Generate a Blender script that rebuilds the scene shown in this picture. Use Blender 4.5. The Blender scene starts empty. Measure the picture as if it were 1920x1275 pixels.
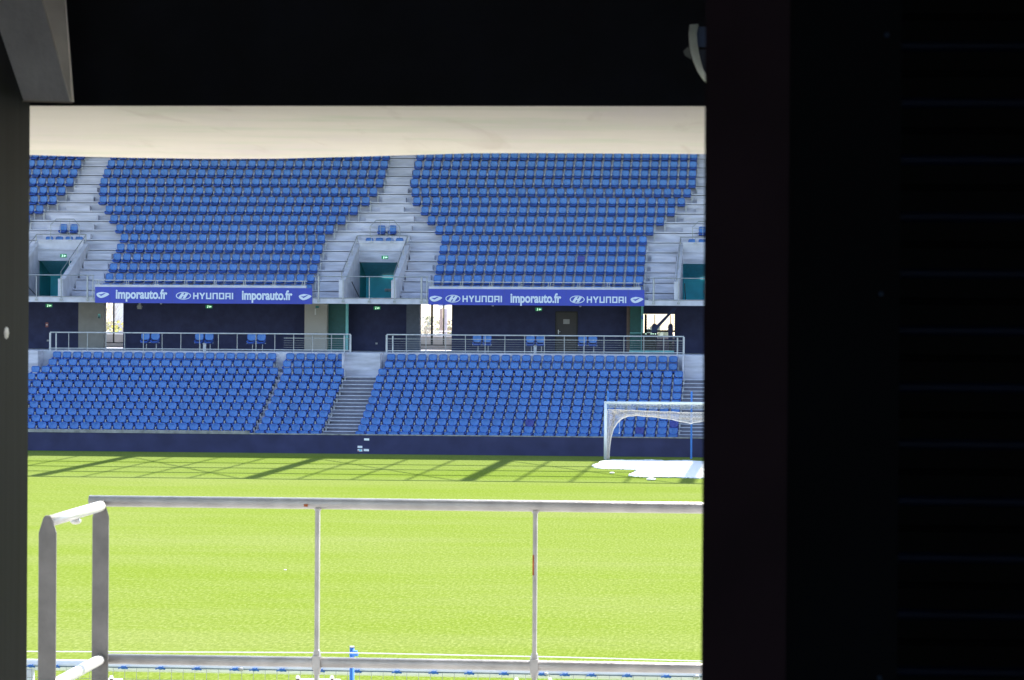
import bpy, math, random
from mathutils import Vector, Matrix
random.seed(7)
R = math.radians
scene = bpy.context.scene
COL = scene.collection
# ------------------------------------------------------------------ camera
F = 5837.0                       # focal length in photo pixels (1920 wide)
YAW, TILT, ROLL = R(4.92), R(0.338), 0.0065
CAM = Vector((0, 0, 6.03))
fw = Vector((-math.sin(YAW)*math.cos(TILT), math.cos(YAW)*math.cos(TILT), -math.sin(TILT)))
r0 = Vector((math.cos(YAW), math.sin(YAW), 0)); u0 = r0.cross(fw)
rt = r0*math.cos(ROLL)+u0*math.sin(ROLL); up = u0*math.cos(ROLL)-r0*math.sin(ROLL)
cd = bpy.data.cameras.new("camera"); cam = bpy.data.objects.new("camera", cd); COL.objects.link(cam)
m = Matrix((rt, up, -fw)).transposed().to_4x4(); m.translation = CAM
cam.matrix_world = m
cd.sensor_width = 36; cd.lens = F/1920*36; cd.clip_start = 0.05; cd.clip_end = 5000
cd.dof.use_dof = True; cd.dof.focus_distance = 120; cd.dof.aperture_fstop = 20
scene.camera = cam
scene.render.resolution_x = 1024; scene.render.resolution_y = 680
# ------------------------------------------------------------------ light
SUN_EL, SUN_AZ = R(52), R(25)    # azimuth measured from +Y (far end) towards +X
w = bpy.data.worlds.new("World"); scene.world = w; w.use_nodes = True
nt = w.node_tree; bg = nt.nodes['Background']
sk = nt.nodes.new('ShaderNodeTexSky'); sk.sky_type = 'NISHITA'; sk.sun_disc = False
sk.sun_elevation = SUN_EL; sk.sun_rotation = SUN_AZ
nt.links.new(sk.outputs[0], bg.inputs[0]); bg.inputs[1].default_value = 0.15
sd = bpy.data.lights.new("sun", 'SUN'); sd.energy = 4.2; sd.angle = R(0.5); sd.color = (1, .96, .9)
sun = bpy.data.objects.new("sun", sd); COL.objects.link(sun)
sdir = Vector((math.sin(SUN_AZ)*math.cos(SUN_EL), math.cos(SUN_AZ)*math.cos(SUN_EL), math.sin(SUN_EL)))
sun.rotation_euler = sdir.to_track_quat('Z', 'Y').to_euler()
scene.view_settings.view_transform = 'Standard'; scene.view_settings.look = 'None'
scene.view_settings.gamma = 1; scene.view_settings.exposure = 1.72
# ------------------------------------------------------------------ helpers
def W(px, py, Y):
    """world point on the plane Y=const seen at photo pixel px,py"""
    d = fw + rt*((px-960)/F) - up*((py-637.5)/F)
    return CAM + d*(Y/d.y)
def WX(px, Y, py=600): return W(px, py, Y).x
def WZ(py, Y, px=700): return W(px, py, Y).z

MATS = {}
def mat(name, col, rough=.7, metal=0, var=.12, scale=6, bump=0, bscale=40, stretch=(1, 1, 1), col2=None, spec=.5, detail=4):
    if name in MATS: return MATS[name]
    M = bpy.data.materials.new(name); M.use_nodes = True; t = M.node_tree; b = t.nodes['Principled BSDF']
    b.inputs['Roughness'].default_value = rough; b.inputs['Metallic'].default_value = metal
    b.inputs['Specular IOR Level'].default_value = spec
    tc = t.nodes.new('ShaderNodeTexCoord'); mp = t.nodes.new('ShaderNodeMapping')
    mp.inputs['Scale'].default_value = stretch
    g = t.nodes.new('ShaderNodeNewGeometry')
    t.links.new(g.outputs['Position'], mp.inputs[0])
    n = t.nodes.new('ShaderNodeTexNoise'); n.inputs['Scale'].default_value = scale; n.inputs['Detail'].default_value = detail
    t.links.new(mp.outputs[0], n.inputs[0])
    cr = t.nodes.new('ShaderNodeValToRGB'); cr.color_ramp.elements[0].position = .3; cr.color_ramp.elements[1].position = .7
    a = [max(0, c*(1-var)) for c in col]; c2 = col2 if col2 else [min(1, c*(1+var)) for c in col]
    cr.color_ramp.elements[0].color = (*a, 1); cr.color_ramp.elements[1].color = (*c2, 1)
    t.links.new(n.outputs[0], cr.inputs[0]); t.links.new(cr.outputs[0], b.inputs['Base Color'])
    if bump:
        n2 = t.nodes.new('ShaderNodeTexNoise'); n2.inputs['Scale'].default_value = bscale; n2.inputs['Detail'].default_value = 5
        t.links.new(mp.outputs[0], n2.inputs[0])
        bp = t.nodes.new('ShaderNodeBump'); bp.inputs['Strength'].default_value = bump; bp.inputs['Distance'].default_value = .02
        t.links.new(n2.outputs[0], bp.inputs['Height']); t.links.new(bp.outputs[0], b.inputs['Normal'])
    MATS[name] = M
    return M
def emit(name, col, s):
    M = bpy.data.materials.new(name); M.use_nodes = True; b = M.node_tree.nodes['Principled BSDF']
    b.inputs['Base Color'].default_value = (*col, 1); b.inputs['Emission Color'].default_value = (*col, 1)
    b.inputs['Emission Strength'].default_value = s; MATS[name] = M; return M

class MB:
    def __init__(s): s.v = []; s.f = []; s.mi = []; s.cur = 0
    def add(s, vs, fs):
        o = len(s.v); s.v += [tuple(p) for p in vs]; s.f += [tuple(i+o for i in q) for q in fs]; s.mi += [s.cur]*len(fs); return s
    def box(s, x0, x1, y0, y1, z0, z1):
        x0, x1 = min(x0, x1), max(x0, x1); y0, y1 = min(y0, y1), max(y0, y1); z0, z1 = min(z0, z1), max(z0, z1)
        v = [(x, y, z) for z in (z0, z1) for y in (y0, y1) for x in (x0, x1)]
        return s.add(v, [(0, 2, 3, 1), (4, 5, 7, 6), (0, 1, 5, 4), (2, 6, 7, 3), (0, 4, 6, 2), (1, 3, 7, 5)])
    def hexa(s, a, b):   # two quads (lists of 4 points) joined
        return s.add(list(a)+list(b), [(3, 2, 1, 0), (4, 5, 6, 7), (0, 1, 5, 4), (1, 2, 6, 5), (2, 3, 7, 6), (3, 0, 4, 7)])
    def tube(s, p, q, r, n=8, r2=None):
        p = Vector(p); q = Vector(q); d = (q-p)
        if d.length < 1e-6: return s
        d.normalize(); a = d.orthogonal().normalized(); b = d.cross(a); r2 = r if r2 is None else r2
        vs = [p+(a*math.cos(2*math.pi*i/n)+b*math.sin(2*math.pi*i/n))*r for i in range(n)]
        vs += [q+(a*math.cos(2*math.pi*i/n)+b*math.sin(2*math.pi*i/n))*r2 for i in range(n)]
        fs = [(i, (i+1) % n, n+(i+1) % n, n+i) for i in range(n)]+[tuple(range(n-1, -1, -1)), tuple(range(n, 2*n))]
        return s.add(vs, fs)
    def path(s, pts, r, n=8):
        for a, b in zip(pts[:-1], pts[1:]): s.tube(a, b, r, n)
        for p in pts[1:-1]: s.ball(p, r, 6)
        return s
    def ball(s, c, r, n=8, sc=(1, 1, 1)):
        vs = []; fs = []; m_ = n//2
        for j in range(m_+1):
            th = math.pi*j/m_
            for i in range(n):
                ph = 2*math.pi*i/n
                vs.append((c[0]+r*sc[0]*math.sin(th)*math.cos(ph), c[1]+r*sc[1]*math.sin(th)*math.sin(ph), c[2]+r*sc[2]*math.cos(th)))
        for j in range(m_):
            for i in range(n):
                fs.append((j*n+i, (j+1)*n+i, (j+1)*n+(i+1) % n, j*n+(i+1) % n))
        return s.add(vs, fs)
    def prism(s, pts, y0, y1):  # pts in XZ, CCW seen from -Y; front at y0
        n = len(pts); v = [(p[0], y0, p[1]) for p in pts]+[(p[0], y1, p[1]) for p in pts]
        fs = [tuple(range(n)), tuple(range(2*n-1, n-1, -1))]+[(i, n+i, n+(i+1) % n, (i+1) % n) for i in range(n)]
        return s.add(v, fs)
    def build(s, name, material, parent=None, smooth=False):
        me = bpy.data.meshes.new(name); me.from_pydata(s.v, [], s.f)
        ms = material if isinstance(material, (list, tuple)) else [material]
        for k in ms: me.materials.append(k)
        if len(ms) > 1:
            for p, i in zip(me.polygons, s.mi): p.material_index = i
        if smooth:
            for p in me.polygons: p.use_smooth = True
        me.update()
        o = bpy.data.objects.new(name, me); COL.objects.link(o)
        if parent: o.parent = parent; o.matrix_parent_inverse = Matrix.Translation(-parent.location)
        return o
def tag(o, label=None, cat=None, group=None, kind=None):
    if label: o['label'] = label
    if cat: o['category'] = cat
    if group: o['group'] = group
    if kind: o['kind'] = kind
    return o
def thing(name, label, cat, loc=(0, 0, 0), group=None):
    o = bpy.data.objects.new(name, None); COL.objects.link(o); o.location = loc; o.empty_display_size = .2
    return tag(o, label, cat, group)
def copy_tree(o, parent=None):
    c = o.copy(); COL.objects.link(c)
    if parent: c.parent = parent
    for ch in list(o.children): copy_tree(ch, c)
    return c
# ------------------------------------------------------------------ materials
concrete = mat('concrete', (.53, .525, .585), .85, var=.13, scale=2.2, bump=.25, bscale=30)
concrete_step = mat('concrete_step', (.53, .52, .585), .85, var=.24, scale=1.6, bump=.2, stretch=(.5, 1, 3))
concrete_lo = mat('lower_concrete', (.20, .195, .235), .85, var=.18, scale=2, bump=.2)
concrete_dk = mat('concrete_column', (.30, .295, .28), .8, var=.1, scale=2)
soffit_m = mat('soffit_concrete', (.77, .71, .61), .75, var=.05, scale=1.6, bump=.1, stretch=(.8, 1.3, 1), detail=8)
def soffit_tint():  # pinkish, greenish and brown noise layers mixed over the base colour
    t = soffit_m.node_tree; b = t.nodes['Principled BSDF']; base = b.inputs['Base Color'].links[0].from_socket
    g = t.nodes.new('ShaderNodeNewGeometry')
    def layer(base, rot, sc, scale, lo, hi, col, f, dist=0):
        mp = t.nodes.new('ShaderNodeMapping'); mp.inputs['Rotation'].default_value = (0, 0, R(rot)); mp.inputs['Scale'].default_value = sc
        t.links.new(g.outputs['Position'], mp.inputs[0])
        n = t.nodes.new('ShaderNodeTexNoise'); n.inputs['Scale'].default_value = scale; n.inputs['Detail'].default_value = 7; n.inputs['Distortion'].default_value = dist
        t.links.new(mp.outputs[0], n.inputs[0])
        r_ = t.nodes.new('ShaderNodeMapRange'); r_.inputs[1].default_value = lo; r_.inputs[2].default_value = hi; r_.inputs[4].default_value = f
        t.links.new(n.outputs[0], r_.inputs[0])
        x = t.nodes.new('ShaderNodeMix'); x.data_type = 'RGBA'; t.links.new(r_.outputs[0], x.inputs[0]); t.links.new(base, x.inputs[6]); x.inputs[7].default_value = (*col, 1)
        return x.outputs[2]
    o = layer(base, 55, (1, .35, 1), 1.7, .45, .7, (.68, .60, .58), .7)
    o = layer(o, -20, (.8, 1.2, 1), 2.6, .5, .75, (.60, .63, .47), .7)
    o = layer(o, 60, (5, .5, 1), 1.2, .60, .72, (.50, .41, .33), .45, .6)
    t.links.new(o, b.inputs['Base Color'])
soffit_tint()
seat_blue = mat('seat_blue', (.060, .190, .49), .42, var=.14, scale=1.9)
seat_pan_blue = mat('seat_pan_blue', (.032, .095, .40), .5, var=.1, scale=1.9)
seat_violet = mat('seat_violet', (.045, .06, .30), .5, var=.05)
galv = mat('galvanised_steel', (.36, .37, .38), .5, .6, var=.15, scale=8)
galv_lt = mat('pale_bracket', (.5, .5, .5), .6, .1, var=.1)
steel_flat = mat('flat_post_steel', (.18, .17, .165), .6, .1, var=.2, scale=9, bump=.1, bscale=60)
steel_near = mat('handrail_steel', (.40, .385, .38), .5, .6, var=.16, scale=9, bump=.15, bscale=60)
navy_wall = mat('navy_wall', (.048, .055, .13), .75, var=.15, scale=3, spec=.25)
pitch_wall = mat('pitch_wall', (.040, .040, .105), .7, var=.2, scale=1.2, spec=.3)
black_near = mat('black_paint', (.0015, .002, .0035), .6, var=.3, scale=3, spec=.04)
white_paint = mat('white_paint', (.8, .8, .8), .4, var=.03)
banner_blue = mat('banner_blue', (.036, .055, .40), .5, var=.06, scale=.7)
banner_white = mat('banner_white', (.62, .68, .78), .5, var=.02)
teal = mat('teal_paint', (.02, .26, .27), .5, var=.15, scale=1.5)
green_int = mat('green_paint', (.07, .66, .78), .5, var=.12, scale=1.5)
cyan = mat('cyan_trim', (.22, .65, .68), .4, var=.05)
tube_m = emit('lamp_tube', (.35, .5, .5), .5)
exit_green = emit('exit_green', (.02, .24, .10), .12)
exit_white = emit('exit_white', (.6, .9, .7), .3)
net_m = mat('net_cord', (.85, .74, .66), .8, var=.15, scale=9)
pole_blue = mat('pole_blue', (.04, .2, .62), .4, var=.08)
sand_m = mat('white_sand', (.80, .78, .74), .9, var=.06, scale=4, bump=.3, bscale=12)

# ------------------------------------------------------------------ ground, pitch
gm = mat('ground_gravel', (.5, .48, .44), .9, var=.2, scale=.3)
g = MB().box(-900, 900, -300, 1500, -.5, -.06).build('ground', gm); tag(g, 'pale ground round the stadium', 'ground', kind='structure')
pm = bpy.data.materials.new('pitch_grass'); pm.use_nodes = True; t = pm.node_tree; b = t.nodes['Principled BSDF']
b.inputs['Roughness'].default_value = .9; b.inputs['Specular IOR Level'].default_value = .0
geo = t.nodes.new('ShaderNodeNewGeometry')
def noise(scale, stretch, detail=4):
    mp = t.nodes.new('ShaderNodeMapping'); mp.inputs['Scale'].default_value = stretch; t.links.new(geo.outputs['Position'], mp.inputs[0])
    n = t.nodes.new('ShaderNodeTexNoise'); n.inputs['Scale'].default_value = scale; n.inputs['Detail'].default_value = detail
    n.inputs['Roughness'].default_value = .7
    t.links.new(mp.outputs[0], n.inputs[0]); return n
def ramp(n, stops):
    c = t.nodes.new('ShaderNodeValToRGB'); e = c.color_ramp.elements
    e[0].position = stops[0][0]; e[0].color = (*stops[0][1], 1); e[1].position = stops[-1][0]; e[1].color = (*stops[-1][1], 1)
    for p, k in stops[1:-1]:
        q = e.new(p); q.color = (*k, 1)
    t.links.new(n.outputs[0], c.inputs[0]); return c
def mix(a, b_, f, mode='MIX'):
    x = t.nodes.new('ShaderNodeMix'); x.data_type = 'RGBA'; x.blend_type = mode
    if isinstance(f, float): x.inputs[0].default_value = f
    else: t.links.new(f.outputs[0], x.inputs[0])
    t.links.new(a, x.inputs[6]); t.links.new(b_, x.inputs[7]); return x.outputs[2]
fine = ramp(noise(15, (1, .25, 1), 8), [(.3, (.035, .07, .005)), (.5, (.12, .16, .022)), (.7, (.26, .29, .11))])
wide = ramp(noise(.16, (.35, 1, 1), 6), [(.36, (.118, .165, .020)), (.64, (.160, .185, .062))])
fleck = ramp(noise(30, (1, .35, 1), 4), [(.62, (0, 0, 0)), (.78, (1, 1, 1))])
c1 = mix(fine.outputs[0], wide.outputs[0], .5)
tcf = t.nodes.new('ShaderNodeRGB'); tcf.outputs[0].default_value = (.42, .48, .28, 1)
sp = t.nodes.new('ShaderNodeMath'); sp.operation = 'MULTIPLY'; sp.inputs[1].default_value = .5; t.links.new(fleck.outputs[0], sp.inputs[0])
c2 = mix(c1, tcf.outputs[0], sp)
dk = ramp(noise(22, (1, .3, 1), 5), [(.26, (.45, .55, .35)), (.42, (1, 1, 1))])
c2 = mix(c2, dk.outputs[0], .75, 'MULTIPLY')
t.links.new(c2, b.inputs['Base Color'])
bn = noise(14, (1, .4, 1), 4); bp = t.nodes.new('ShaderNodeBump'); bp.inputs['Strength'].default_value = .5; bp.inputs['Distance'].default_value = .03
t.links.new(bn.outputs[0], bp.inputs['Height']); t.links.new(bp.outputs[0], b.inputs['Normal'])
p = MB().box(-46, 46, 27.2, 139.79, -.05, 0).build('pitch', pm); tag(p, 'bright green mown football pitch between the two stands', 'pitch', kind='structure')

# ------------------------------------------------------------------ far stand
CX = [-36.95, -20.27, -3.75]            # vomitory axes
XL, XR = -47.0, 30.0
P = .507; TRD = .88
LY0 = 141.2
def lz(k): return 1.11+.28*k+.0036*k*k           # seat back centre height
def lt(k): return lz(k)-.62                        # tread height
LN = 11
UY0 = 155.0; UT = .877; UR = .522
def uz(k): return 8.168+UR*k
def ut(k): return uz(k)-.62
FLOOR = 4.48; FAS = 152.2; BW = 158.5
stand = thing('grandstand', 'far concrete grandstand with two seating tiers and open concourse', 'grandstand', (-20, 150, 0))
# lower terrace
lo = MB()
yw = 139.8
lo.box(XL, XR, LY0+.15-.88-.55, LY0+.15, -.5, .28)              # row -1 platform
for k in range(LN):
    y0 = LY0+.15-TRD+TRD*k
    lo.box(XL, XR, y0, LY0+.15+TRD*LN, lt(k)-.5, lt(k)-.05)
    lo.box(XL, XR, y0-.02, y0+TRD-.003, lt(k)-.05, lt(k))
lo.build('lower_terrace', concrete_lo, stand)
topY = LY0+.15+TRD*(LN-1)+.02
cf = MB().box(XL, XR, topY, 168, 3.0, FLOOR)
cf.build('concourse_floor', concrete, stand)
gw = MB()
for k in range(LN-1):
    y0 = LY0+.15-TRD+TRD*k; gw.box(-24.035+.001*(k % 2), -23.83-.001*(k % 2), y0-.03, y0+TRD, lt(k)-.2, lt(k)+.2)
gw.build('gangway_steps', concrete_step, stand)
# stairs of lower tier (half steps), landings
LST = [-36.85, -20.05, -3.7]
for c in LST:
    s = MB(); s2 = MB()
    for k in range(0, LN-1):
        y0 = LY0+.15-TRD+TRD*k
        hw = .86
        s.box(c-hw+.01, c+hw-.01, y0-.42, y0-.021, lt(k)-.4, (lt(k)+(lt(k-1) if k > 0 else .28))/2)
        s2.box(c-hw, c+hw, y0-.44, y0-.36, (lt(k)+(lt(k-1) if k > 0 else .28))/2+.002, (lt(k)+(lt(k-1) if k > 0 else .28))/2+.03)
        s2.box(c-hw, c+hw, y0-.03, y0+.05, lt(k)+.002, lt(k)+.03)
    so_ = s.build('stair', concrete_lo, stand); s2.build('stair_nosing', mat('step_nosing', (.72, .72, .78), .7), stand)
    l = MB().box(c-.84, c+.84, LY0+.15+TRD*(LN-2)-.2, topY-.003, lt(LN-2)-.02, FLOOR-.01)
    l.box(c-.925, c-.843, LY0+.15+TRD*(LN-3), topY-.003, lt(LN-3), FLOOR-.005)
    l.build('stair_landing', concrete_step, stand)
# pitch-side wall
wall = thing('perimeter_wall', 'long dark navy wall between the pitch and the lower seats', 'wall', (-20, yw, 0))
MB().box(XL, XR, yw, yw+.16, -.2, .84).build('wall_panel', pitch_wall, wall)
MB().box(XL, -24.0, yw-.03, yw+.2, .842, .985).box(-23.98, XR, yw-.02, yw+.14, .842, .89).build('coping', mat('stained_coping', (.30, .285, .27), .9, var=.35, scale=3.5), wall)
# upper terrace
u = MB()
def usegs(k):
    if k <= 3:
        xs = [XL]; 
        for c in CX: xs += [c-1.2, c+1.2]
        xs.append(XR); return [(xs[i], xs[i+1]) for i in range(0, len(xs), 2) if xs[i+1] > xs[i]]
    return [(XL, XR)]
for k in range(-1, 17):
    y0 = UY0+.14+UT*(k-1) if k >= 0 else FAS+.3
    for a, b_ in usegs(k):
        u.box(a, b_, y0+.02, UY0+.14+UT*k+.3, max(ut(k)-.62, 6.91), ut(k)-.095)
        u.box(a, b_, y0, UY0+.14+UT*k+.019, ut(k)-.06, ut(k))
u.build('upper_terrace', concrete_step, stand)
# rear wall above upper terrace
MB().box(XL, XR, 171.2, 171.5, 16.5, 23.5).build('rear_wall', navy_wall, stand)
# half steps in upper aisles
for c in CX[:3]:
    s = MB()
    for k in range(5, 16):
        hw = 1.25 if k < 9 else .62
        y1 = UY0+.14+UT*(k-1)
        s.box(c-hw, c+hw, y1-.42, y1-.003, ut(k-1)-.02, ut(k)-UR/2)
    for sgn in (-1, 1):
        x0 = c+sgn*1.5; x1 = c+sgn*2.75
        for k in range(0, 5):
            y1 = UY0+.14+UT*(k-1)
            s.box(x0, x1, y1-.42, y1-.003, ut(k-1)-.02, ut(k)-UR/2)
    s.build('aisle_step', concrete_step, stand)
# concourse ceiling slab and fascia
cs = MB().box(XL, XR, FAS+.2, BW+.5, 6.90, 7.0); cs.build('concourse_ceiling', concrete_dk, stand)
fs = MB()
edges = [XL]
for c in CX: edges += [c-3.05, c+3.05]
edges.append(XR)
for i in range(0, len(edges), 2):
    if edges[i+1] > edges[i]: fs.box(edges[i], edges[i+1], FAS, FAS+.299, 6.86, 7.74)
for c in CX: fs.box(c-3.05, c+3.05, FAS+.02, FAS+1.2, 6.862, 7.12)
fs.build('fascia', concrete, stand)
# vomitories
exit_signs = []
def exit_sign(x, y, z, lab, group='green exit signs of the far stand'):
    t_ = thing('exit_sign', lab, 'exit sign', (x, y, z), group)
    MB().box(x-.17, x+.17, y-.05, y, z-.085, z+.085).build('sign_box', exit_green, t_)
    f = MB()
    f.ball((x-.05, y-.056, z+.05), .022, 6); f.prism([(x-.09, z-.07), (x-.05, z-.07), (x-.02, z+.02), (x-.06, z+.03)], y-.06, y-.051)
    f.prism([(x+.0, z-.02), (x+.06, z-.06), (x+.06, z-.025), (x+.13, z-.025), (x+.13, z+.025), (x+.06, z+.025), (x+.06, z+.06)], y-.06, y-.051)
    f.build('pictogram', exit_white, t_)
VN = ['left', 'middle', 'right']
for i, c in enumerate(CX[:3]):
    v = thing('stair_portal', ['concrete entrance portal with green interior beside the left frame edge',
                               'concrete entrance portal with green interior between the two upper seat blocks',
                               'concrete entrance portal with green interior cut by the dark door jamb'][i], 'entrance portal', (c, 155, 7), 'entrance portals of the upper tier')
    yb = UY0+UT*3+.2; hw = 1.18; tk = .24
    ztop = ut(4)+.35; zf = 8.02
    for sgn in (-1, 1):
        a = c+sgn*hw; b_ = c+sgn*(hw+tk); x0, x1 = min(a, b_), max(a, b_)
        wm = MB()
        y0 = FAS+.03; y1 = FAS+.5
        zb = 7.125
        wm.box(x0, x1, y0, y1, zb, zf)
        wm.hexa([(x0, y1+.001, zb), (x1, y1+.001, zb), (x1, y1+.001, zf), (x0, y1+.001, zf)], [(x0, yb+.3, zb), (x1, yb+.3, zb), (x1, yb+.3, ztop), (x0, yb+.3, ztop)])
        wm.build('side_wall', concrete, v)
        # handrail
        hr = MB(); xm = (x0+x1)/2
        q0 = Vector((xm, y0+.1, zf)); q1 = Vector((xm, yb+.1, ztop+.06))
        hr.path([q0+Vector((0, 0, .12)), q0+Vector((0, 0, .35)), q1+Vector((0, 0, .32)), q1+Vector((0, 0, 0))], .022, 6)
        for f_ in (0, .33, .66, .97):
            q = q0.lerp(q1, f_); hr.tube(q+Vector((0, 0, -.02)), q+Vector((0, 0, .35)), .022, 6)
        hr.build('handrail', galv, v)
    lm = MB().box(c-hw+.002, c+hw-.002, yb, yb+.25, 9.14, ztop)
    lm.box(c-hw-.02, c+hw+.02, yb-.03, yb+.02, ztop+.002, ztop+.12)
    lm.build('lintel', concrete, v)
    it = MB(); xi = c-hw-.01; xa = c+hw+.01; yi = 160.6
    it.hexa([(xi, yb+.26, 9.14), (xa, yb+.26, 9.14), (xa, yb+.26, 9.22), (xi, yb+.26, 9.22)], [(xi, yi, 8.35), (xa, yi, 8.35), (xa, yi, 8.45), (xi, yi, 8.45)])
    it.build('portal_ceiling', mat('portal_teal', (.2, .6, .75), .5), v)
    MB().box(xi-.1, xa+.1, yi+.001, yi+.15, 6.9, 8.6).build('portal_back_wall', green_int, v)
    MB().box(xi-.1, xi, yb+.26, yi, 6.9, 9.3).build('portal_lining', [teal, green_int][i == 2], v); MB().box(xa, xa+.1, yb+.26, yi, 6.9, 9.3).build('portal_lining', [teal, green_int][i == 2], v)
    MB().box(xi, xa, FAS+1.21, yi, 6.95, 7.11).build('portal_floor', concrete_dk, v)
    MB().box(c-.55, c+.75, 159.7, 159.8, 8.80, 8.85).build('lamp', tube_m, v)
    MB().box(c-.35, c+.95, yi-.08, yi-.01, 8.28, 8.33).build('lamp', tube_m, v)
    MB().box(c-.2, c+.95, yi-.08, yi, 7.62, 7.70).box(c-.2, c+.95, yi-.09, yi, 7.56, 7.6).build('vent_grille', galv, v)
    MB().tube((c-.95, FAS+1.3, 7.95), (c-1.0, FAS+4.5, 7.2), .025, 6).build('stair_rail', mat('dark_rail', (.05, .06, .07), .5), v)
    exit_sign(c+.15, yb-.005, 9.27, ['exit sign over the left entrance portal of the upper tier', 'exit sign over the middle entrance portal of the upper tier', 'exit sign over the right entrance portal, hidden by the door jamb'][i])
    # barrier in front of portal
    br = thing('crowd_barrier', ['grey tube barrier in front of the left portal', 'grey tube barrier in front of the middle portal', 'grey tube barrier in front of the right portal beside the jamb'][i], 'barrier', (c, FAS, 7.1), 'barriers in front of the entrance portals')
    yy = FAS-.02; zt = 8.2
    h = MB(); h.tube((c-2.7, yy, zt), (c+3.02, yy, zt), .027).tube((c-2.65, yy, 7.14), (c+3.0, yy, 7.14), .02); h.build('rail', galv, br)
    for xx, r_ in ((-2.42, .045), (-1.2, .022), (.1, .022), (1.35, .022), (2.68, .045), (2.95, .025)):
        MB().tube((c+xx, yy, 6.95), (c+xx, yy, zt-.02), r_).box(c+xx-.07, c+xx+.07, yy-.03, yy+.03, 6.93, 7.03).build('post', galv, br)
    # hoop guard and coping rail
    hg = thing('guard_rail', ['hooped steel guard above the left portal', 'hooped steel guard above the middle portal', 'hooped steel guard above the right portal, cut by the jamb'][i], 'guard rail', (c, yb, 10), 'guard rails above the portals')
    yg = UY0+UT*4.1; zg = ut(4)
    h = MB(); h.path([(c-.72, yg, zg), (c-.72, yg, zg+1.25), (c-.42, yg, zg+1.55), (c+.5, yg, zg+1.55), (c+.8, yg, zg+1.2), (c+.8, yg, zg)], .024, 6)
    h.tube((c-.72, yg, zg+1.2), (c+.8, yg, zg+1.2), .012, 6)
    for xx in (-.2, .28): h.tube((c+xx, yg, zg), (c+xx, yg, zg+1.55), .012, 6)
    h.build('hoop', galv, hg)
    h = MB(); h.tube((c-1.3, yb, ztop+.38), (c+1.3, yb, ztop+.38), .024, 6)
    for xx in (-.55, .5): h.tube((c+xx, yb, ztop+.1), (c+xx, yb, ztop+.38), .02, 6).box(c+xx-.1, c+xx+.1, yb-.05, yb+.02, ztop+.05, ztop+.09)
    h.build('coping_rail', galv, hg)

# ---- seat shapes
def outline(wd, ht):
    # back shell outline, flat top with rounded corners, rounder bottom
    pts = []
    for a in range(0, 360, 24):
        an = R(a); cx_, sy = math.cos(an), math.sin(an)
        e = .45 if sy > 0 else .72
        x = math.copysign(abs(cx_)**e, cx_)*wd/2; z = math.copysign(abs(sy)**e, sy)*ht/2
        pts.append((x, z))
    return pts
def back_mb(mb, cx=0, cy=0, cz=0, wd=.41, ht=.315):
    o = outline(wd, ht); n = len(o)
    def ring(s, dy): return [(cx+x*s, cy+dy+.05*(1-(x*s/(wd/2))**2)+.06*z, cz+z*s) for x, z in o]
    v = ring(1, -.01)+ring(1.0, .03)+ring(.90, -.026)+ring(.72, -.012)
    f = []; rim = []
    for i in range(n):
        j = (i+1) % n
        f += [(3*n+i, 2*n+i, 2*n+j, 3*n+j)]; rim += [(i, n+i, n+j, j), (2*n+i, i, j, 2*n+j)]
    v.append((cx, cy+.037, cz)); f += [(4*n, 3*n+i, 3*n+(i+1) % n) for i in range(n)]
    rim.append(tuple(range(2*n-1, n-1, -1)))
    mb.add(v, f+rim); mb.mi[-len(rim):] = [1]*len(rim)
def pan_mb(mb, cx=0, cy=0, cz=0):
    z = cz-.17
    a = [(cx-.15, cy-.40, z-.10), (cx+.15, cy-.40, z-.10), (cx+.18, cy-.42, z-.03), (cx-.18, cy-.42, z-.03)]
    b_ = [(cx-.19, cy+.03, z-.14), (cx+.19, cy+.03, z-.14), (cx+.2, cy+.03, z-.05), (cx-.2, cy+.03, z-.05)]
    mb.hexa(a, b_)
    mb.hexa([(cx-.205, cy-.36, z-.03), (cx-.16, cy-.36, z-.03), (cx-.17, cy-.34, z+.01), (cx-.2, cy-.34, z+.01)],
            [(cx-.2, cy+.02, z-.05), (cx-.155, cy+.02, z-.05), (cx-.165, cy+.02, z+.06), (cx-.2, cy+.02, z+.06)])
    mb.hexa([(cx+.16, cy-.36, z-.03), (cx+.205, cy-.36, z-.03), (cx+.2, cy-.34, z+.01), (cx+.17, cy-.34, z+.01)],
            [(cx+.155, cy+.02, z-.05), (cx+.2, cy+.02, z-.05), (cx+.2, cy+.02, z+.06), (cx+.165, cy+.02, z+.06)])
def brk_mb(mb, cx=0, cy=0, cz=0):
    mb.box(cx+.2535-.1, cx+.2535+.1, cy-.12, cy-.04, cz-.29, cz-.255)
    mb.box(cx+.2535-.03, cx+.2535+.03, cy-.1, cy+.05, cz-.62, cz-.27)
    mb.box(cx+.2535-.006, cx+.2535+.006, cy-.015, cy+.015, cz-.28, cz-.04)
    mb.box(cx+.2535-.028, cx+.2535+.028, cy-.03, cy+.02, cz-.07, cz-.03)
    mb.box(cx+.2535-.028, cx+.2535+.028, cy-.03, cy+.02, cz-.14, cz-.10)
ORD = ['zeroth', 'first', 'second', 'third', 'fourth', 'fifth', 'sixth', 'seventh', 'eighth', 'ninth', 'tenth', 'eleventh', 'twelfth', 'thirteenth', 'fourteenth', 'fifteenth', 'sixteenth', 'seventeenth', 'eighteenth', 'nineteenth', 'twentieth']+['twenty-'+x for x in ('first', 'second', 'third', 'fourth', 'fifth', 'sixth', 'seventh', 'eighth', 'ninth')]+['thirtieth']
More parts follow.
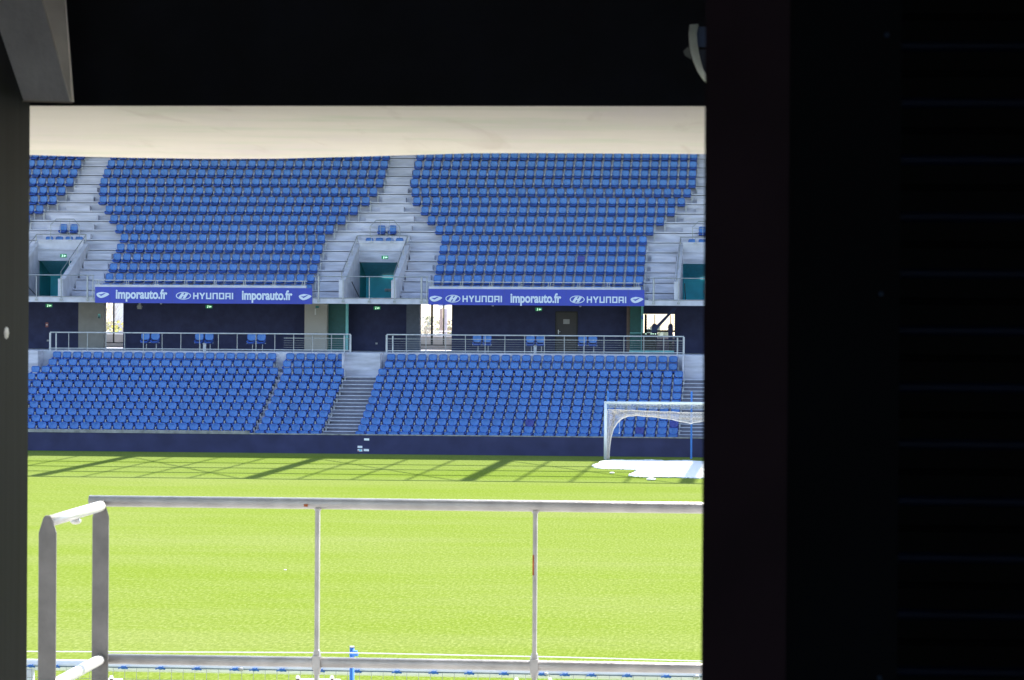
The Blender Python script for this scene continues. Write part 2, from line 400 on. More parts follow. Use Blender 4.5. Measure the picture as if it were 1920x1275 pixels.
def make_seat(bm, pm_):
    t_ = thing('stadium_seat', 'blue plastic seat', 'seat')
    a = MB(); back_mb(a); a.build('backrest', [bm, pm_], t_, True)
    a = MB(); pan_mb(a); a.build('seat_pan', pm_, t_)
    a = MB(); brk_mb(a); a.build('bracket', galv_lt, t_)
    return t_
proto = None; proto_v = None
stuff = MB()
def bulk(x, y, z, violet=False):
    stuff.cur = 3 if violet else 0; back_mb(stuff, x, y, z, .395 if z > 7 else .41, .355 if z > 7 else .315)
    stuff.cur = 1; pan_mb(stuff, x, y, z)
    stuff.cur = 2; brk_mb(stuff, x, y, z)
violets = [(1, 985), (0, 1202), (1, 1266)]
# lower blocks: (name, left edge function, right edge, from end, visible limit)
def row_x(L, Rr):
    n = round((Rr-L-.42)/P)+1
    return n
nind = 0
for k in range(-1, LN):
    y = LY0+TRD*k; z = lz(k) if k >= 0 else .86
    top2 = k >= LN-2
    blocks = [('left', -24.43 if top2 else -24.05, 22 if top2 else 24, -1),
              ('middle', -23.95 if top2 else -23.8, 6, 1),
              ('right', -19.0 if top2 else -19.2, 28 if top2 else 29, 1),
              ('far', -2.9, 62, 1), ('farl', -38.0, 14, -1)]
    for bn_, e, n, dr in blocks:
        if k == -1 and bn_ in ('left', 'farl'): continue
        for i in range(n):
            x = e+dr*(.21+P*i)+random.uniform(-.008, .008)
            px = 960+F*((Vector((x, y, z))-CAM).dot(rt)/(Vector((x, y, z))-CAM).dot(fw))
            vio = any(k == a and abs(px-b_) < 10 for a, b_ in violets)
            ind = bn_ in ('left', 'middle', 'right') and 0 <= k <= 5 and 58 < px < 1316 and nind < 300
            if ind:
                if proto is None: proto = make_seat(seat_blue, seat_pan_blue)
                if vio and proto_v is None:
                    proto_v = make_seat(seat_violet, seat_violet); o = proto_v
                elif vio: o = copy_tree(proto_v)
                else: o = proto if nind == 0 else copy_tree(proto)
                o.location = (x, y, z+random.uniform(-.004, .004)); nind += 1
                end = 'right' if dr < 0 else 'left'
                o['label'] = '%s seat %s from its %s end, %s full row up, %s lower block' % ('dark violet' if vio else 'bright blue', ORD[i+1], end, ORD[k+1], bn_)
                o['group'] = 'blue seats in the lower tier'
            else:
                bulk(x, y, z, vio)
# upper blocks
LH = {5: 2.73, 6: 2.22, 7: 1.7, 8: 1.2, 9: .93}; RH = {5: 2.55, 6: 2.05, 7: 1.6, 8: 1.07, 9: .9}
def hl(k): return 3.03 if k < 5 else LH.get(k, .70)
def hr_(k): return 2.97 if k < 5 else RH.get(k, .73)
for k in range(-1, 16):
    y = UY0+UT*k; z = uz(k)
    spans = [(XL, CX[0]-hl(k)), (CX[0]+hr_(k), CX[1]-hl(k)), (CX[1]+hr_(k), CX[2]-hl(k)), (CX[2]+hr_(k), XR-2)]
    for si, (a, b_) in enumerate(spans):
        n = round((b_-a-.42)/P)+1
        if n < 2: continue
        pp = (b_-a-.42)/(n-1)
        for i in range(n):
            x = (b_-.21-P*i) if si == 0 else (a+.21+(pp if si in (1, 2) else P)*i)
            x += random.uniform(-.008, .008)
            px = 960+F*((Vector((x, y, z))-CAM).dot(rt)/(Vector((x, y, z))-CAM).dot(fw))
            bulk(x, y, z, k == 2 and abs(px-1090) < 10)
for c in CX[:3]:
    for dx in (-.28, .28): bulk(c+.05+dx, UY0+UT*5, uz(5)-.0)
    for dx in (-.78, -.26, .26, .78): bulk(c+.05+dx, UY0+UT*4-.12, uz(4)-.15)
tag(stuff.build('seat_rows', [seat_blue, seat_pan_blue, galv_lt, seat_violet], None, False), 'rows of blue plastic seats filling both tiers of the far stand', 'seats', kind='stuff')
print('individual seats', nind)

# ---- front rails above the banners
for i, (a, b_) in enumerate(((CX[0]+3.05, CX[1]-3.05), (CX[1]+3.05, CX[2]-3.05))):
    t_ = thing('front_rail', ['low steel rail above the left blue banner', 'low steel rail above the right blue banner'][i], 'rail', (a, FAS, 7.74), 'low rails above the banners')
    MB().tube((a-.1, FAS+.1, 7.96), (b_+.05, FAS+.1, 7.96), .025, 6).build('rail', galv_lt, t_)
    for j in range(8):
        x = a+.15+(b_-a-.3)*j/7
        MB().tube((x-.05, FAS+.1, 7.742), (x-.05, FAS+.1, 7.95), .018, 6).tube((x+.05, FAS+.1, 7.742), (x+.05, FAS+.1, 7.95), .018, 6).box(x-.12, x+.12, FAS-.01, FAS+.16, 7.742, 7.77).build('post', galv, t_)

# ---- banners
BY = FAS-.04
def text_mesh(body, parent, x0, x1, zc, h, material, off=.034):
    cu = bpy.data.curves.new('text', 'FONT'); cu.body = body; cu.extrude = .01; cu.offset = off
    o = bpy.data.objects.new('tmp', cu); COL.objects.link(o); bpy.context.view_layer.update()
    me = bpy.data.meshes.new_from_object(o.evaluated_get(bpy.context.evaluated_depsgraph_get()))
    bpy.data.objects.remove(o)
    xs = [v.co.x for v in me.vertices]; ys = [v.co.y for v in me.vertices]
    sx = (x1-x0)/(max(xs)-min(xs)); sz = h/(max(ys)-min(ys)); ax = min(xs); az = (max(ys)+min(ys))/2
    for v in me.vertices: v.co = (x0+(v.co.x-ax)*sx, BY-.012-v.co.z*.5, zc+(v.co.y-az)*sz)
    me.materials.clear(); me.materials.append(material)
    n = bpy.data.objects.new('lettering', me); COL.objects.link(n); n.parent = parent; n.matrix_parent_inverse = Matrix.Translation(-parent.location)
    return n
def car_word(parent, x0, x1, zc, h):
    m_ = MB(); L = 7; gap = .16; u_ = (x1-x0)/(6+.28+.16*6+.0)  # letters of width 1, I .28
    s = h*.2; x = x0; sw = u_*.24; y0, y1 = BY-.022, BY-.001
    lo_, hi = zc-h/2, zc+h/2; wd = u_*.95; k = 0
    def bx_(a, b_, c, d): m_.prism([(a, c), (b_, c), (b_, d), (a, d)], y0-.0005*(k % 3), y1)
    for ch in 'HYUNDAI':
        k = 0
        if ch in 'HUNDA': bx_(x, x+sw, lo_, hi); k = 1; bx_(x+wd-sw, x+wd, lo_, hi)
        k = 2
        if ch == 'H': bx_(x+sw, x+wd-sw, zc-s/2, zc+s/2)
        if ch in 'UD': bx_(x+sw, x+wd-sw, lo_, lo_+s)
        if ch in 'NDA': bx_(x+sw, x+wd-sw, hi-s, hi)
        if ch == 'A': bx_(x+sw, x+wd-sw, zc-s*.9, zc-s*.0)
        if ch == 'Y':
            m_.prism([(x+wd/2-sw/2, zc-.1*h), (x+wd/2+sw*.6, zc-.1*h), (x+sw, hi), (x-sw*.3, hi)], y0, y1)
            m_.prism([(x+wd/2-sw*.6, zc-.1*h), (x+wd/2+sw/2, zc-.1*h), (x+wd+sw*.3, hi), (x+wd-sw, hi)], y0-.001, y1)
            m_.prism([(x+wd/2-sw/2, lo_), (x+wd/2+sw/2, lo_), (x+wd/2+sw/2, zc), (x+wd/2-sw/2, zc)], y0-.002, y1)
        if ch == 'I': bx_(x, x+sw, lo_, hi)
        x += wd+u_*.2
    m_.build('lettering', banner_white, parent)
def oval_badge(parent, xc, zc, w_, h):
    m_ = MB(); n = 28; y0, y1 = BY-.02, BY-.001
    for i in range(n):
        a, b_ = 2*math.pi*i/n, 2*math.pi*(i+1)/n
        q = lambda an, s, s2: (xc+math.cos(an)*w_/2*s, zc+math.sin(an)*h/2*s2)
        m_.prism([q(a, .88, .82), q(a, 1, 1), q(b_, 1, 1), q(b_, .88, .82)], y0, y1)
    W2, H2 = w_/2, h/2
    m_.prism([(xc-.66*W2, zc-.55*H2), (xc-.28*W2, zc-.72*H2), (xc+.12*W2, zc+.76*H2), (xc-.22*W2, zc+.72*H2)], y0-.001, y1)
    m_.prism([(xc-.12*W2, zc-.76*H2), (xc+.22*W2, zc-.72*H2), (xc+.66*W2, zc+.55*H2), (xc+.28*W2, zc+.72*H2)], y0-.002, y1)
    m_.prism([(xc-.3*W2, zc-.22*H2), (xc+.3*W2, zc-.02*H2), (xc+.3*W2, zc+.26*H2), (xc-.3*W2, zc+.02*H2)], y0-.003, y1)
    m_.build('emblem', banner_white, parent)
def blob_badge(parent, xc, zc, w_, h):
    o = [(-.5, .12), (-.47, -.1), (-.36, -.35), (-.2, -.5), (-.08, -.5), (.1, -.4), (.35, -.15), (.5, .1), (.48, .2), (.38, .32), (.1, .46), (-.1, .5), (-.35, .38), (-.46, .26)]
    e = MB().prism([(xc+a*w_, zc+b_*h) for a, b_ in o], BY-.02, BY-.001).build('emblem', banner_white, parent)
    MB().prism([(xc+a*w_, zc+b_*h) for a, b_ in ((-.34, .12), (-.12, -.16), (.24, .3), (.1, .3), (-.13, .1))], BY-.026, BY-.021).build('check_mark', banner_blue, parent)
def banner(a, b_, items, lab, seams):
    t_ = thing('advertising_banner', lab, 'banner', (a, BY, 6.86), 'blue sponsor banners on the fascia')
    MB().box(a, b_, BY, FAS-.002, 6.83, 7.62).build('banner_sheet', banner_blue, t_)
    s = MB()
    for px in seams:
        x = WX(px, BY); s.box(x-.01, x+.01, BY-.004, BY-.001, 6.84, 7.61)
    s.build('seam', seat_violet, t_)
    for kind, p0, p1, pyc, ph in items:
        x0, x1 = WX(p0, BY), WX(p1, BY); zc = W((p0+p1)/2, pyc, BY).z; h = ph*BY/F
        if kind == 'txt': text_mesh('imporauto.fr', t_, x0, x1, zc, h, banner_white)
        elif kind == 'word': car_word(t_, x0, x1, zc, h)
        elif kind == 'oval': oval_badge(t_, (x0+x1)/2, zc, x1-x0, h)
        else: blob_badge(t_, (x0+x1)/2, zc, x1-x0, h)
banner(WX(178, BY), WX(585, BY), [('blob', 180.5, 204.5, 553, 11.5), ('txt', 217, 313.5, 554, 24), ('oval', 329.5, 358, 554.5, 14.5), ('word', 362, 438, 555, 12),
       ('txt', 453.5, 548, 556, 24), ('blob', 560, 584, 557, 11.5)], 'blue banner with the dealer name twice and one car maker name', (206, 323, 441, 557))
banner(WX(803, BY), WX(1208, BY), [('blob', 805, 829, 560, 11), ('oval', 835, 863, 560, 14.5), ('word', 867, 942, 560.5, 12), ('txt', 957, 1052, 561.5, 24),
       ('oval', 1068, 1096, 561.5, 14.5), ('word', 1100, 1175, 562, 12), ('blob', 1182, 1206, 562.5, 11.5)], 'blue banner with one dealer name between two car maker names', (830, 946, 1061, 1178))

# ------------------------------------------------------------------ concourse back wall etc.
zc0, zc1 = FLOOR+.003, 6.899
def seg(mb, p0, p1, y0=BW, y1=BW+.25, z0=zc0, z1=zc1): mb.box(WX(p0, y0), WX(p1, y0), y0, y1, z0, z1)
bwm = MB(); seg(bwm, -250, 176); seg(bwm, 231, 770); seg(bwm, 847, 1204); seg(bwm, 1265, 2560)
bwm.box(WX(1204, BW)+.002, WX(1265, BW)-.002, BW, BW+.25, WZ(589, BW, 1240), zc1)
bw = bwm.build('concourse_wall', navy_wall, stand)
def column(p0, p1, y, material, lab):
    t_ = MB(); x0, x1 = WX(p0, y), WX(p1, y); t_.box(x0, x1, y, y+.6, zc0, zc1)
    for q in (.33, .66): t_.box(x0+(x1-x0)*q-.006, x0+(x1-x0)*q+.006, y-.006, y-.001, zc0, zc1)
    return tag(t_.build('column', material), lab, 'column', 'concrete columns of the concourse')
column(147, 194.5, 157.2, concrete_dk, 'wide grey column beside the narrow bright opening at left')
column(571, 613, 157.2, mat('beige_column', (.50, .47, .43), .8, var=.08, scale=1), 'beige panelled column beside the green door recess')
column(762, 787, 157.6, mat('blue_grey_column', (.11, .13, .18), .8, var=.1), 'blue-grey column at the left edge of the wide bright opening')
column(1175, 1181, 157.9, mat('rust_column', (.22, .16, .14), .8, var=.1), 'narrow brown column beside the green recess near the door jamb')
def recess(p0, p1, p2, lab):
    t_ = thing('recess_panel', lab, 'panel', (WX(p0, 157.6), 157.6, FLOOR), 'green recess panels')
    x0, x1, x2 = WX(p0, 157.6), WX(p1, 157.6), WX(p2, 157.6)
    MB().box(x0, x1, 157.7, 157.8, zc0, zc1).build('green_panel', mat('recess_green', (.012, .11, .115), .5), t_)
    MB().box(x1+.001, x2, 157.6, 157.8, zc0, zc1).build('cyan_edge', cyan, t_)
    return t_, x0, x1, x2
t_, x0, x1, x2 = recess(613, 648, 653, 'dark green panel with pale cyan edge right of the beige column')
MB().box(x0, x1, 157.4, 157.69, zc0, zc0+.07).build('cyan_sill', cyan, t_)
t_, x0, x1, x2 = recess(1181, 1202, 1206, 'dark green panel with cyan edge beside the mesh window')
MB().box(x0, WX(1264, 157.3), 157.2, 157.59, zc0, zc0+.13).build('cyan_sill', cyan, t_)
MB().box(x0, x1, 157.64, 157.69, 5.48, 5.52).build('cross_bar', cyan, t_)
MB().box(x1+.02, x1+.12, 157.5, 157.59, 6.2, 6.38).build('switch_box', pole_blue, t_)
# opening frames
fr_m = mat('dark_frame', (.02, .02, .022), .5)
def frame(p0, p1, bars, lab):
    t_ = thing('glazed_opening', lab, 'window', (WX(p0, BW), BW, FLOOR), 'bright openings in the concourse wall')
    a, b_ = WX(p0, BW), WX(p1, BW)
    MB().box(a, b_, BW+.1, BW+.16, 4.78, 4.83).build('sill_bar', fr_m, t_)
    for q, wd in bars:
        x = WX(q, BW); MB().box(x-wd, x+wd, BW+.08, BW+.18, 4.832, zc1).build('mullion', fr_m, t_)
frame(194, 231, [(212.5, .035)], 'narrow bright opening with one dark mullion')
frame(787, 847, [(809.5, .055), (831.5, .03)], 'wide bright opening with two dark mullions')
# mesh window at right
mw = thing('mesh_window', 'bright window behind diamond mesh near the door jamb', 'window', (WX(1240, BW), BW, 5.4))
a, b_ = WX(1208, BW), WX(1265, BW); zt, zb = WZ(589.5, BW, 1240), WZ(619, BW, 1240)
mm = MB(); st = .13
n = int((b_-a)/st)+14
for i in range(-12, n):
    for sg in (1, -1):
        x = a+i*st; z_ = zb if sg > 0 else zt
        x2_ = x+(zt-zb)
        if x2_ < a or x > b_: continue
        q0 = 0 if x >= a else (a-x); q1 = (zt-zb) if x2_ <= b_ else (b_-x)
        mm.tube((x+q0, BW+.2, z_+sg*q0), (x+q1, BW+.2, z_+sg*q1), .012, 4)
mm.build('diamond_mesh', galv, mw)
mm = MB().box(a, b_, BW+.15, BW+.24, zb-.1, zb); mm.box(a-.0, a+.12, BW+.15, BW+.24, zb-.9, zt); mm.build('frame', mat('brown_frame', (.05, .03, .035), .6), mw)
mm = MB()
for j in range(7): mm.box(a+.12, b_, BW+.2, BW+.24, zc0+.02+j*.125, zc0+.13+j*.125)
mm.build('slatted_panel', mat('violet_slat', (.13, .10, .17), .6), mw)
# silhouettes by the mesh window
def upright(pa, pb, py0, lab):
    t_ = thing('rounded_case', lab, 'case', (WX(pa, 158), 158, FLOOR), 'dark upright cases')
    x0, x1 = WX(pa, 158), WX(pb, 158); zt_ = WZ(py0, 158, pa); r_ = .07
    MB().prism([(x0, FLOOR+.6), (x1, FLOOR+.6), (x1+.02, zt_-r_*2), (x1, zt_-r_), (x1-r_, zt_), (x0+r_, zt_), (x0, zt_-r_), (x0-.02, zt_-2*r_)], 157.9, 158.2).build('case_body', navy_wall, t_)
    MB().tube(((x0+x1)/2, 158.05, zt_), ((x0+x1)/2, 158.05, zt_+.45), .02, 6).build('mast', fr_m, t_)
    MB().box(x0+.03, x1-.03, 157.95, 158.15, FLOOR+.003, FLOOR+.6).build('stand', fr_m, t_)
upright(1223, 1232, 607, 'dark rounded case with thin mast left in front of the mesh window')
upright(1253.5, 1261, 607, 'dark rounded case with thin mast at the right side of the mesh window')
br = thing('diagonal_brace', 'dark blue diagonal brace crossing the mesh window', 'brace', (WX(1240, 157), 157, 6))
MB().hexa([W(1262, 578, 157), W(1268, 578, 157), W(1268, 578, 157)+Vector((0, .1, 0)), W(1262, 578, 157)+Vector((0, .1, 0))],
          [W(1219, 622, 157), W(1228, 622, 157), W(1228, 622, 157)+Vector((0, .1, 0)), W(1219, 622, 157)+Vector((0, .1, 0))]).build('brace', mat('brace_blue', (.015, .04, .15), .5), br)
ct = thing('counter', 'low black counter with four small white lights below the mesh window', 'counter', (WX(1220, 157.5), 157.5, FLOOR))
MB().box(WX(1204, 157.5), WX(1229, 157.5), 157.3, 157.9, FLOOR+.14, 5.5).build('cabinet', fr_m, ct)
for q in (1211, 1221, 1224.5, 1229):
    pnt = W(q, 626, 157.28); MB().ball(pnt, .035, 6, (1.3, .5, .8)).build('lamp', exit_white, ct)
# door
dr = thing('service_door', 'grey metal door with white notice in the right concourse wall', 'door', (WX(1062, BW), BW, FLOOR))
x0, x1 = WX(1043.5, BW), WX(1081, BW); zt = WZ(586, BW, 1060)
MB().box(x0, x1, BW-.03, BW-.002, zc0, zt).build('door_leaf', mat('door_grey', (.055, .052, .06), .5, var=.05), dr)
MB().box(x0-.06, x0-.002, BW-.05, BW-.002, zc0, zt+.06).box(x1+.002, x1+.06, BW-.05, BW-.002, zc0, zt+.06).box(x0-.002, x1+.002, BW-.05, BW-.002, zt+.002, zt+.06).build('door_frame', fr_m, dr)
pn = W(1062, 603, BW-.04); MB().box(pn.x-.16, pn.x+.16, BW-.037, BW-.032, pn.z-.12, pn.z+.12).build('notice', mat('notice_paper', (.42, .42, .45), .6), dr)
for dz in (-.06, 0, .06): pass
pn = W(1047, 622, BW-.04); MB().box(pn.x-.02, pn.x+.02, BW-.06, BW-.032, pn.z-.12, pn.z+.1).tube((pn.x, BW-.08, pn.z), (pn.x+.1, BW-.08, pn.z), .012, 6).build('handle', white_paint, dr)
# exit signs under slab
for px, py, lab in ((92, 573, 'exit sign under the slab beside the left frame edge'), (392, 575, 'exit sign below the middle of the left banner'),
                    (707, 577.5, 'exit sign on the dark wall between the two columns'), (1010, 580, 'exit sign below the middle of the right banner')):
    q = W(px, py, 157); exit_sign(q.x, q.y, min(q.z, 6.75), lab)
# small ceiling devices
cs_ = thing('loudspeaker', 'small grey loudspeaker hanging below the left banner', 'loudspeaker', W(262, 575, 154))
q = W(262, 575, 154); MB().box(q.x-.1, q.x+.1, 153.9, 154.1, q.z-.12, q.z+.1).build('case', concrete_dk, cs_)
MB().tube((q.x-.14, 154, q.z), (q.x-.05, 154, q.z), .03, 6).tube((q.x+.05, 154, q.z), (q.x+.14, 154, q.z), .03, 6).box(q.x-.05, q.x+.05, 153.95, 154.05, q.z+.1, 6.9).build('mount', galv, cs_)
for px, lab in ((302, 'small round lamp under the slab right of the loudspeaker'), (924, 'small round lamp under the right banner near its left end'), (1088, 'small round lamp under the right banner near the door')):
    q = W(px, 573.5 if px < 600 else 578, 155); l_ = thing('ceiling_lamp', lab, 'lamp', q, 'small round lamps under the slab')
    MB().ball((q.x, q.y, 6.83), .06, 8).build('globe', galv_lt, l_); MB().box(q.x-.02, q.x+.02, q.y-.02, q.y+.02, 6.85, 6.9).build('mount', galv, l_)
q = W(591, 583, 157.1); wl = thing('wall_lamp', 'small white tube lamp on the beige column', 'lamp', q)
MB().box(q.x-.03, q.x+.03, 157.1, 157.19, q.z-.2, q.z+.12).build('tube', white_paint, wl); MB().box(q.x+.02, q.x+.18, 157.1, 157.19, q.z+.15, q.z+.25).build('mount', teal, wl)
q = W(88, 609, BW); nb = thing('wall_notice', 'tiny red and white notice on the dark wall at left', 'notice', q)
MB().box(q.x-.07, q.x+.07, BW-.02, BW-.002, q.z-.12, q.z+.12).build('plate', mat('notice_red', (.35, .12, .12), .6), nb); MB().box(q.x-.045, q.x+.045, BW-.026, BW-.021, q.z-.03, q.z+.03).build('white_field', white_paint, nb)
for px, py, lab in ((90, 638.5, 'small grey wall socket near the left frame edge'), (706, 644, 'small grey wall socket between the concourse rails')):
    q = W(px, py, BW); s_ = MB().box(q.x-.05, q.x+.05, BW-.05, BW-.002, q.z-.045, q.z+.045); s_.ball((q.x, BW-.05, q.z), .03, 6)
    tag(s_.build('wall_socket', galv_lt), lab, 'socket', 'wall sockets')
q = W(186, 593, 157.19); pg = thing('pictogram_plate', 'tiny cyan pictogram plate on the wide grey column', 'sign', q)
MB().box(q.x-.06, q.x+.06, 157.17, 157.19, q.z-.1, q.z+.12).build('plate', cyan, pg); MB().prism([(q.x-.05, q.z-.1), (q.x+.04, q.z-.1), (q.x, q.z+.1)], 157.15, 157.168).build('figure', fr_m, pg)

# concourse rails
def crail(pa, pb, z1, lab, infill, endL, endR, step=.95, thick=None):
    Y = 150.75; a, b_ = WX(pa, Y, 640), WX(pb, Y, 640)
    t_ = thing('concourse_rail', lab, 'railing', (a, Y, FLOOR), 'steel railings along the concourse')
    MB().tube((a, Y, z1), (b_, Y, z1), .03, 8).tube((a, Y, FLOOR+.1), (b_, Y, FLOOR+.1), .022, 8).build('rail', galv_lt, t_)
    n = max(2, round((b_-a)/step))
    for i in range(n+1):
        x = a+(b_-a)*i/n
        big = (i == 0 and endL) or (i == n and endR)
        MB().tube((x, Y, FLOOR), (x, Y, z1-.02), .05 if big else .02, 8).build('post', galv_lt if big else galv, t_)
    for dx, on in ((.3, endL), (-.3, endR)):
        if on:
            x = (a if dx > 0 else b_)+dx*(1 if on == 2 else -1)
            MB().tube((x, Y, FLOOR), (x, Y, z1-.05), .035, 8).build('post', galv_lt, t_)
    if infill:
        x0 = WX(infill, Y, 640); mb = MB()
        for j in range(5): mb.tube((x0, Y, FLOOR+.22+j*.11), (b_, Y, FLOOR+.22+j*.11), .007, 4)
        mb.tube((x0, Y, z1-.2), (b_, Y, z1-.2), .014, 4)
        mb.build('wire_infill', galv, t_)
crail(94, 657, 5.36, 'long steel railing in front of the left concourse', 532, 2, 2)
crail(725, 1282, 5.36, 'long steel railing with wire infill in front of the right concourse', 727, 2, 2)
# paired seats on concourse
def pair(px, n_, first=None):
    Y = 153.2; q = WX(px, Y, 640); zb = FLOOR
    if first: 
        o = copy_tree(first)
    else:
        o = thing('paired_seats', '', 'seats')
        o.location = (0, 0, 0)
        for sx in (-.25, .25):
            m_ = MB(); back_mb(m_, sx, 0, .69, .44, .36); s = m_.build('backrest', [seat_blue, seat_pan_blue], o, True)
            m_ = MB(); pan_mb(m_, sx, 0, .66); s = m_.build('seat_pan', seat_pan_blue, o)
            MB().tube((sx+.05, .0, 0), (sx+.05, .0, .4), .025, 6).build('leg', galv, o)
        MB().box(-.48, .48, -.08, -.02, .37, .41).build('beam', galv_lt, o)
    o.location = (q, Y, zb)
    o['label'] = n_; o['group'] = 'pairs of blue seats on the concourse'
    return o
pr = pair(282, 'pair of blue seats nearest the narrow bright opening')
for px, n_ in ((383, 'pair of blue seats above the small pale box, left concourse'), (481, 'pair of blue seats nearest the beige column'),
               (904, 'pair of blue seats nearest the wide bright opening'), (1004, 'pair of blue seats above the small pale box, right concourse'),
               (1102, 'pair of blue seats just right of the grey door')): pair(px, n_, pr)
for px, lab in ((384, 'small pale box under the middle pair of seats at left'), (1003.5, 'small pale box under the middle pair of seats at right')):
    x = WX(px, 152.2, 650); b2 = MB().box(x-.07, x+.07, 152.1, 152.2, FLOOR, FLOOR+.34); b2.box(x-.09, x+.09, 152.08, 152.22, FLOOR+.34, FLOOR+.37)
    tag(b2.build('floor_box', galv_lt), lab, 'box', 'small pale boxes')

# papers on pitch wall
for i, (px, py, w_, lab) in enumerate(((687.5, 824, .12, 'topmost white tag on the navy pitch wall'), (675, 838, .11, 'white tag on the navy wall above the green-red tag'),
                         (687, 844, .12, 'lower right white tag on the navy pitch wall'), (675, 844.5, .11, 'green and red speckled tag on the navy pitch wall'))):
    q = W(px, py, yw-.005); m_ = MB(); m_.prism([(q.x-w_, q.z-.045), (q.x+w_, q.z-.05), (q.x+w_*.95, q.z+.05), (q.x-w_*.98, q.z+.055)], yw-.02, yw-.004)
    if i == 3:
        m_.cur = 1; m_.box(q.x-.03, q.x+.06, yw-.03, yw-.021, q.z-.02, q.z+.04); m_.cur = 2; m_.box(q.x-.1, q.x-.05, yw-.03, yw-.021, q.z-.04, q.z)
    tag(m_.build('wall_tag', [mat('tag_white', (.9, .9, .92), .4, var=.02), green_int, mat('tag_red', (.5, .05, .08), .5)]), lab, 'tag', 'tags on the pitch wall')

# ------------------------------------------------------------------ roof of far stand (casts the shade)
rf = thing('stand_roof', 'roof over the far stand with glazed lattice edge, above the frame', 'roof', (-20, 160, 24))
ZR = 24.0;  SHY = math.cos(SUN_AZ)/math.tan(SUN_EL)*ZR; SHX = math.sin(SUN_AZ)/math.tan(SUN_EL)*ZR
MB().box(-75, 60, 134.7+SHY, 173.5, ZR, ZR+.3).build('roof_deck', galv, rf)
pl = MB()
for yy in (129.6, 125.3, 121.1, 116.9): pl.box(-75, 60, yy+SHY-.12, yy+SHY+.12, ZR-.15, ZR+.2)
pl.build('purlin', galv, rf)
tr = MB()
for j in range(-6, 9):
    x = -20.2+8.3*j+SHX; tr.box(x-.24, x+.24, 116.9+SHY, 134.7+SHY, ZR-.6, ZR-.16)
    for q in (1, 2, 3):
        tr.box(x+q*2.07-.05, x+q*2.07+.05, 117+SHY, 135+SHY, ZR+.21, ZR+.3)
    tr.hexa([(x, 116.9+SHY, ZR+.31), (x+.1, 116.9+SHY, ZR+.31), (x+.1, 116.9+SHY, ZR+.4), (x, 116.9+SHY, ZR+.4)], [(x-8.2, 135+SHY, ZR+.31), (x-8.1, 135+SHY, ZR+.31), (x-8.1, 135+SHY, ZR+.4), (x-8.2, 135+SHY, ZR+.4)])
tr.build('truss', galv, rf)
gz = bpy.data.materials.new('roof_glazing'); gz.use_nodes = True; tn = gz.node_tree; tn.nodes.remove(tn.nodes['Principled BSDF'])
tb = tn.nodes.new('ShaderNodeBsdfTransparent'); tb.inputs[0].default_value = (.95, .97, .95, 1); tn.links.new(tb.outputs[0], tn.nodes['Material Output'].inputs[0])
MB().box(-75, 60, 116.9+SHY, 134.69+SHY, ZR+.45, ZR+.5).build('roof_glazing', gz, rf)

# ------------------------------------------------------------------ goals
def net_grid(mb, fn, nu, nv, r, diag=False):
    pts = [[Vector(fn(i/nu, j/nv)) for j in range(nv+1)] for i in range(nu+1)]
    for i in range(nu+1):
        for j in range(nv+1):
            if diag:
                if i < nu and j < nv: mb.tube(pts[i][j], pts[i+1][j+1], r, 3); mb.tube(pts[i+1][j], pts[i][j+1], r, 3)
            else:
                if i < nu: mb.tube(pts[i][j], pts[i+1][j], r, 3)
                if j < nv: mb.tube(pts[i][j], pts[i][j+1], r, 3)
GX = -3.89; GYF = 136.5; GYN = 31.2; HW = 3.72
goal_white = mat('goal_white', (.78, .80, .82), .35, var=.02)
gl = thing('football_goal', 'far white football goal with its net gathered up', 'goal', (GX, GYF, 0), 'the two football goals')
for sg in (-1, 1): MB().tube((GX+sg*HW, GYF, 0), (GX+sg*HW, GYF, 2.5), .065, 12).build('post', goal_white, gl, True)
MB().tube((GX-HW-.06, GYF, 2.5), (GX+HW+.06, GYF, 2.5), .065, 12).build('crossbar', goal_white, gl, True)
YN = 136.95
A = [W(a, b_, YN) for a, b_ in ((1138, 860), (1138, 842), (1138, 822), (1138, 800), (1138, 785), (1139, 768), (1150, 767.5), (1165, 768), (1190, 769), (1225, 771), (1250, 772), (1275, 773), (1296, 774))]
B = [W(a, b_, YN-.25) for a, b_ in ((1142, 860), (1143, 842), (1146, 820), (1151, 804), (1157, 795), (1164, 787), (1172, 782.5), (1182, 780), (1196, 779.5), (1225, 782), (1250, 785), (1275, 790), (1296, 794.5))]
def samp(L, t_):
    t_ = max(0, min(.99999, t_))*(len(L)-1); i = int(t_); return L[i].lerp(L[i+1], t_-i)
def swag(u_, v_):
    m_ = u_ > .5; s = 2*(1-u_) if m_ else 2*u_
    p_ = samp(A, s).lerp(samp(B, s), v_); p_ = Vector(p_)
    p_.y += .10*math.sin(v_*9+s*7)-.05; p_.z += .01*math.sin(s*60)
    if m_: p_.x = 2*GX-p_.x
    return p_
nb_ = MB(); net_grid(nb_, swag, 96, 7, .0105, True)
for v_ in (.0, 1.0): nb_.path([swag(i/80, v_) for i in range(81)], .02, 4)
nb_.path([swag(i/80, .97) for i in range(81)], .03, 4)
nb_.build('gathered_net', net_m, gl)
nb_ = MB(); net_grid(nb_, lambda u_, v_: (GX-HW+2*HW*u_, GYF+.1+v_*1.6, 2.44-.22*v_+.02*math.sin(u_*40)), 50, 4, .012)
nb_.build('roof_net', white_paint, gl)
q = W(1162, 786, YN); q2 = W(1161, 812, YN); MB().tube(q, q2, .008, 4).ball(q2, .035, 6).build('hanging_cord', white_paint, gl)
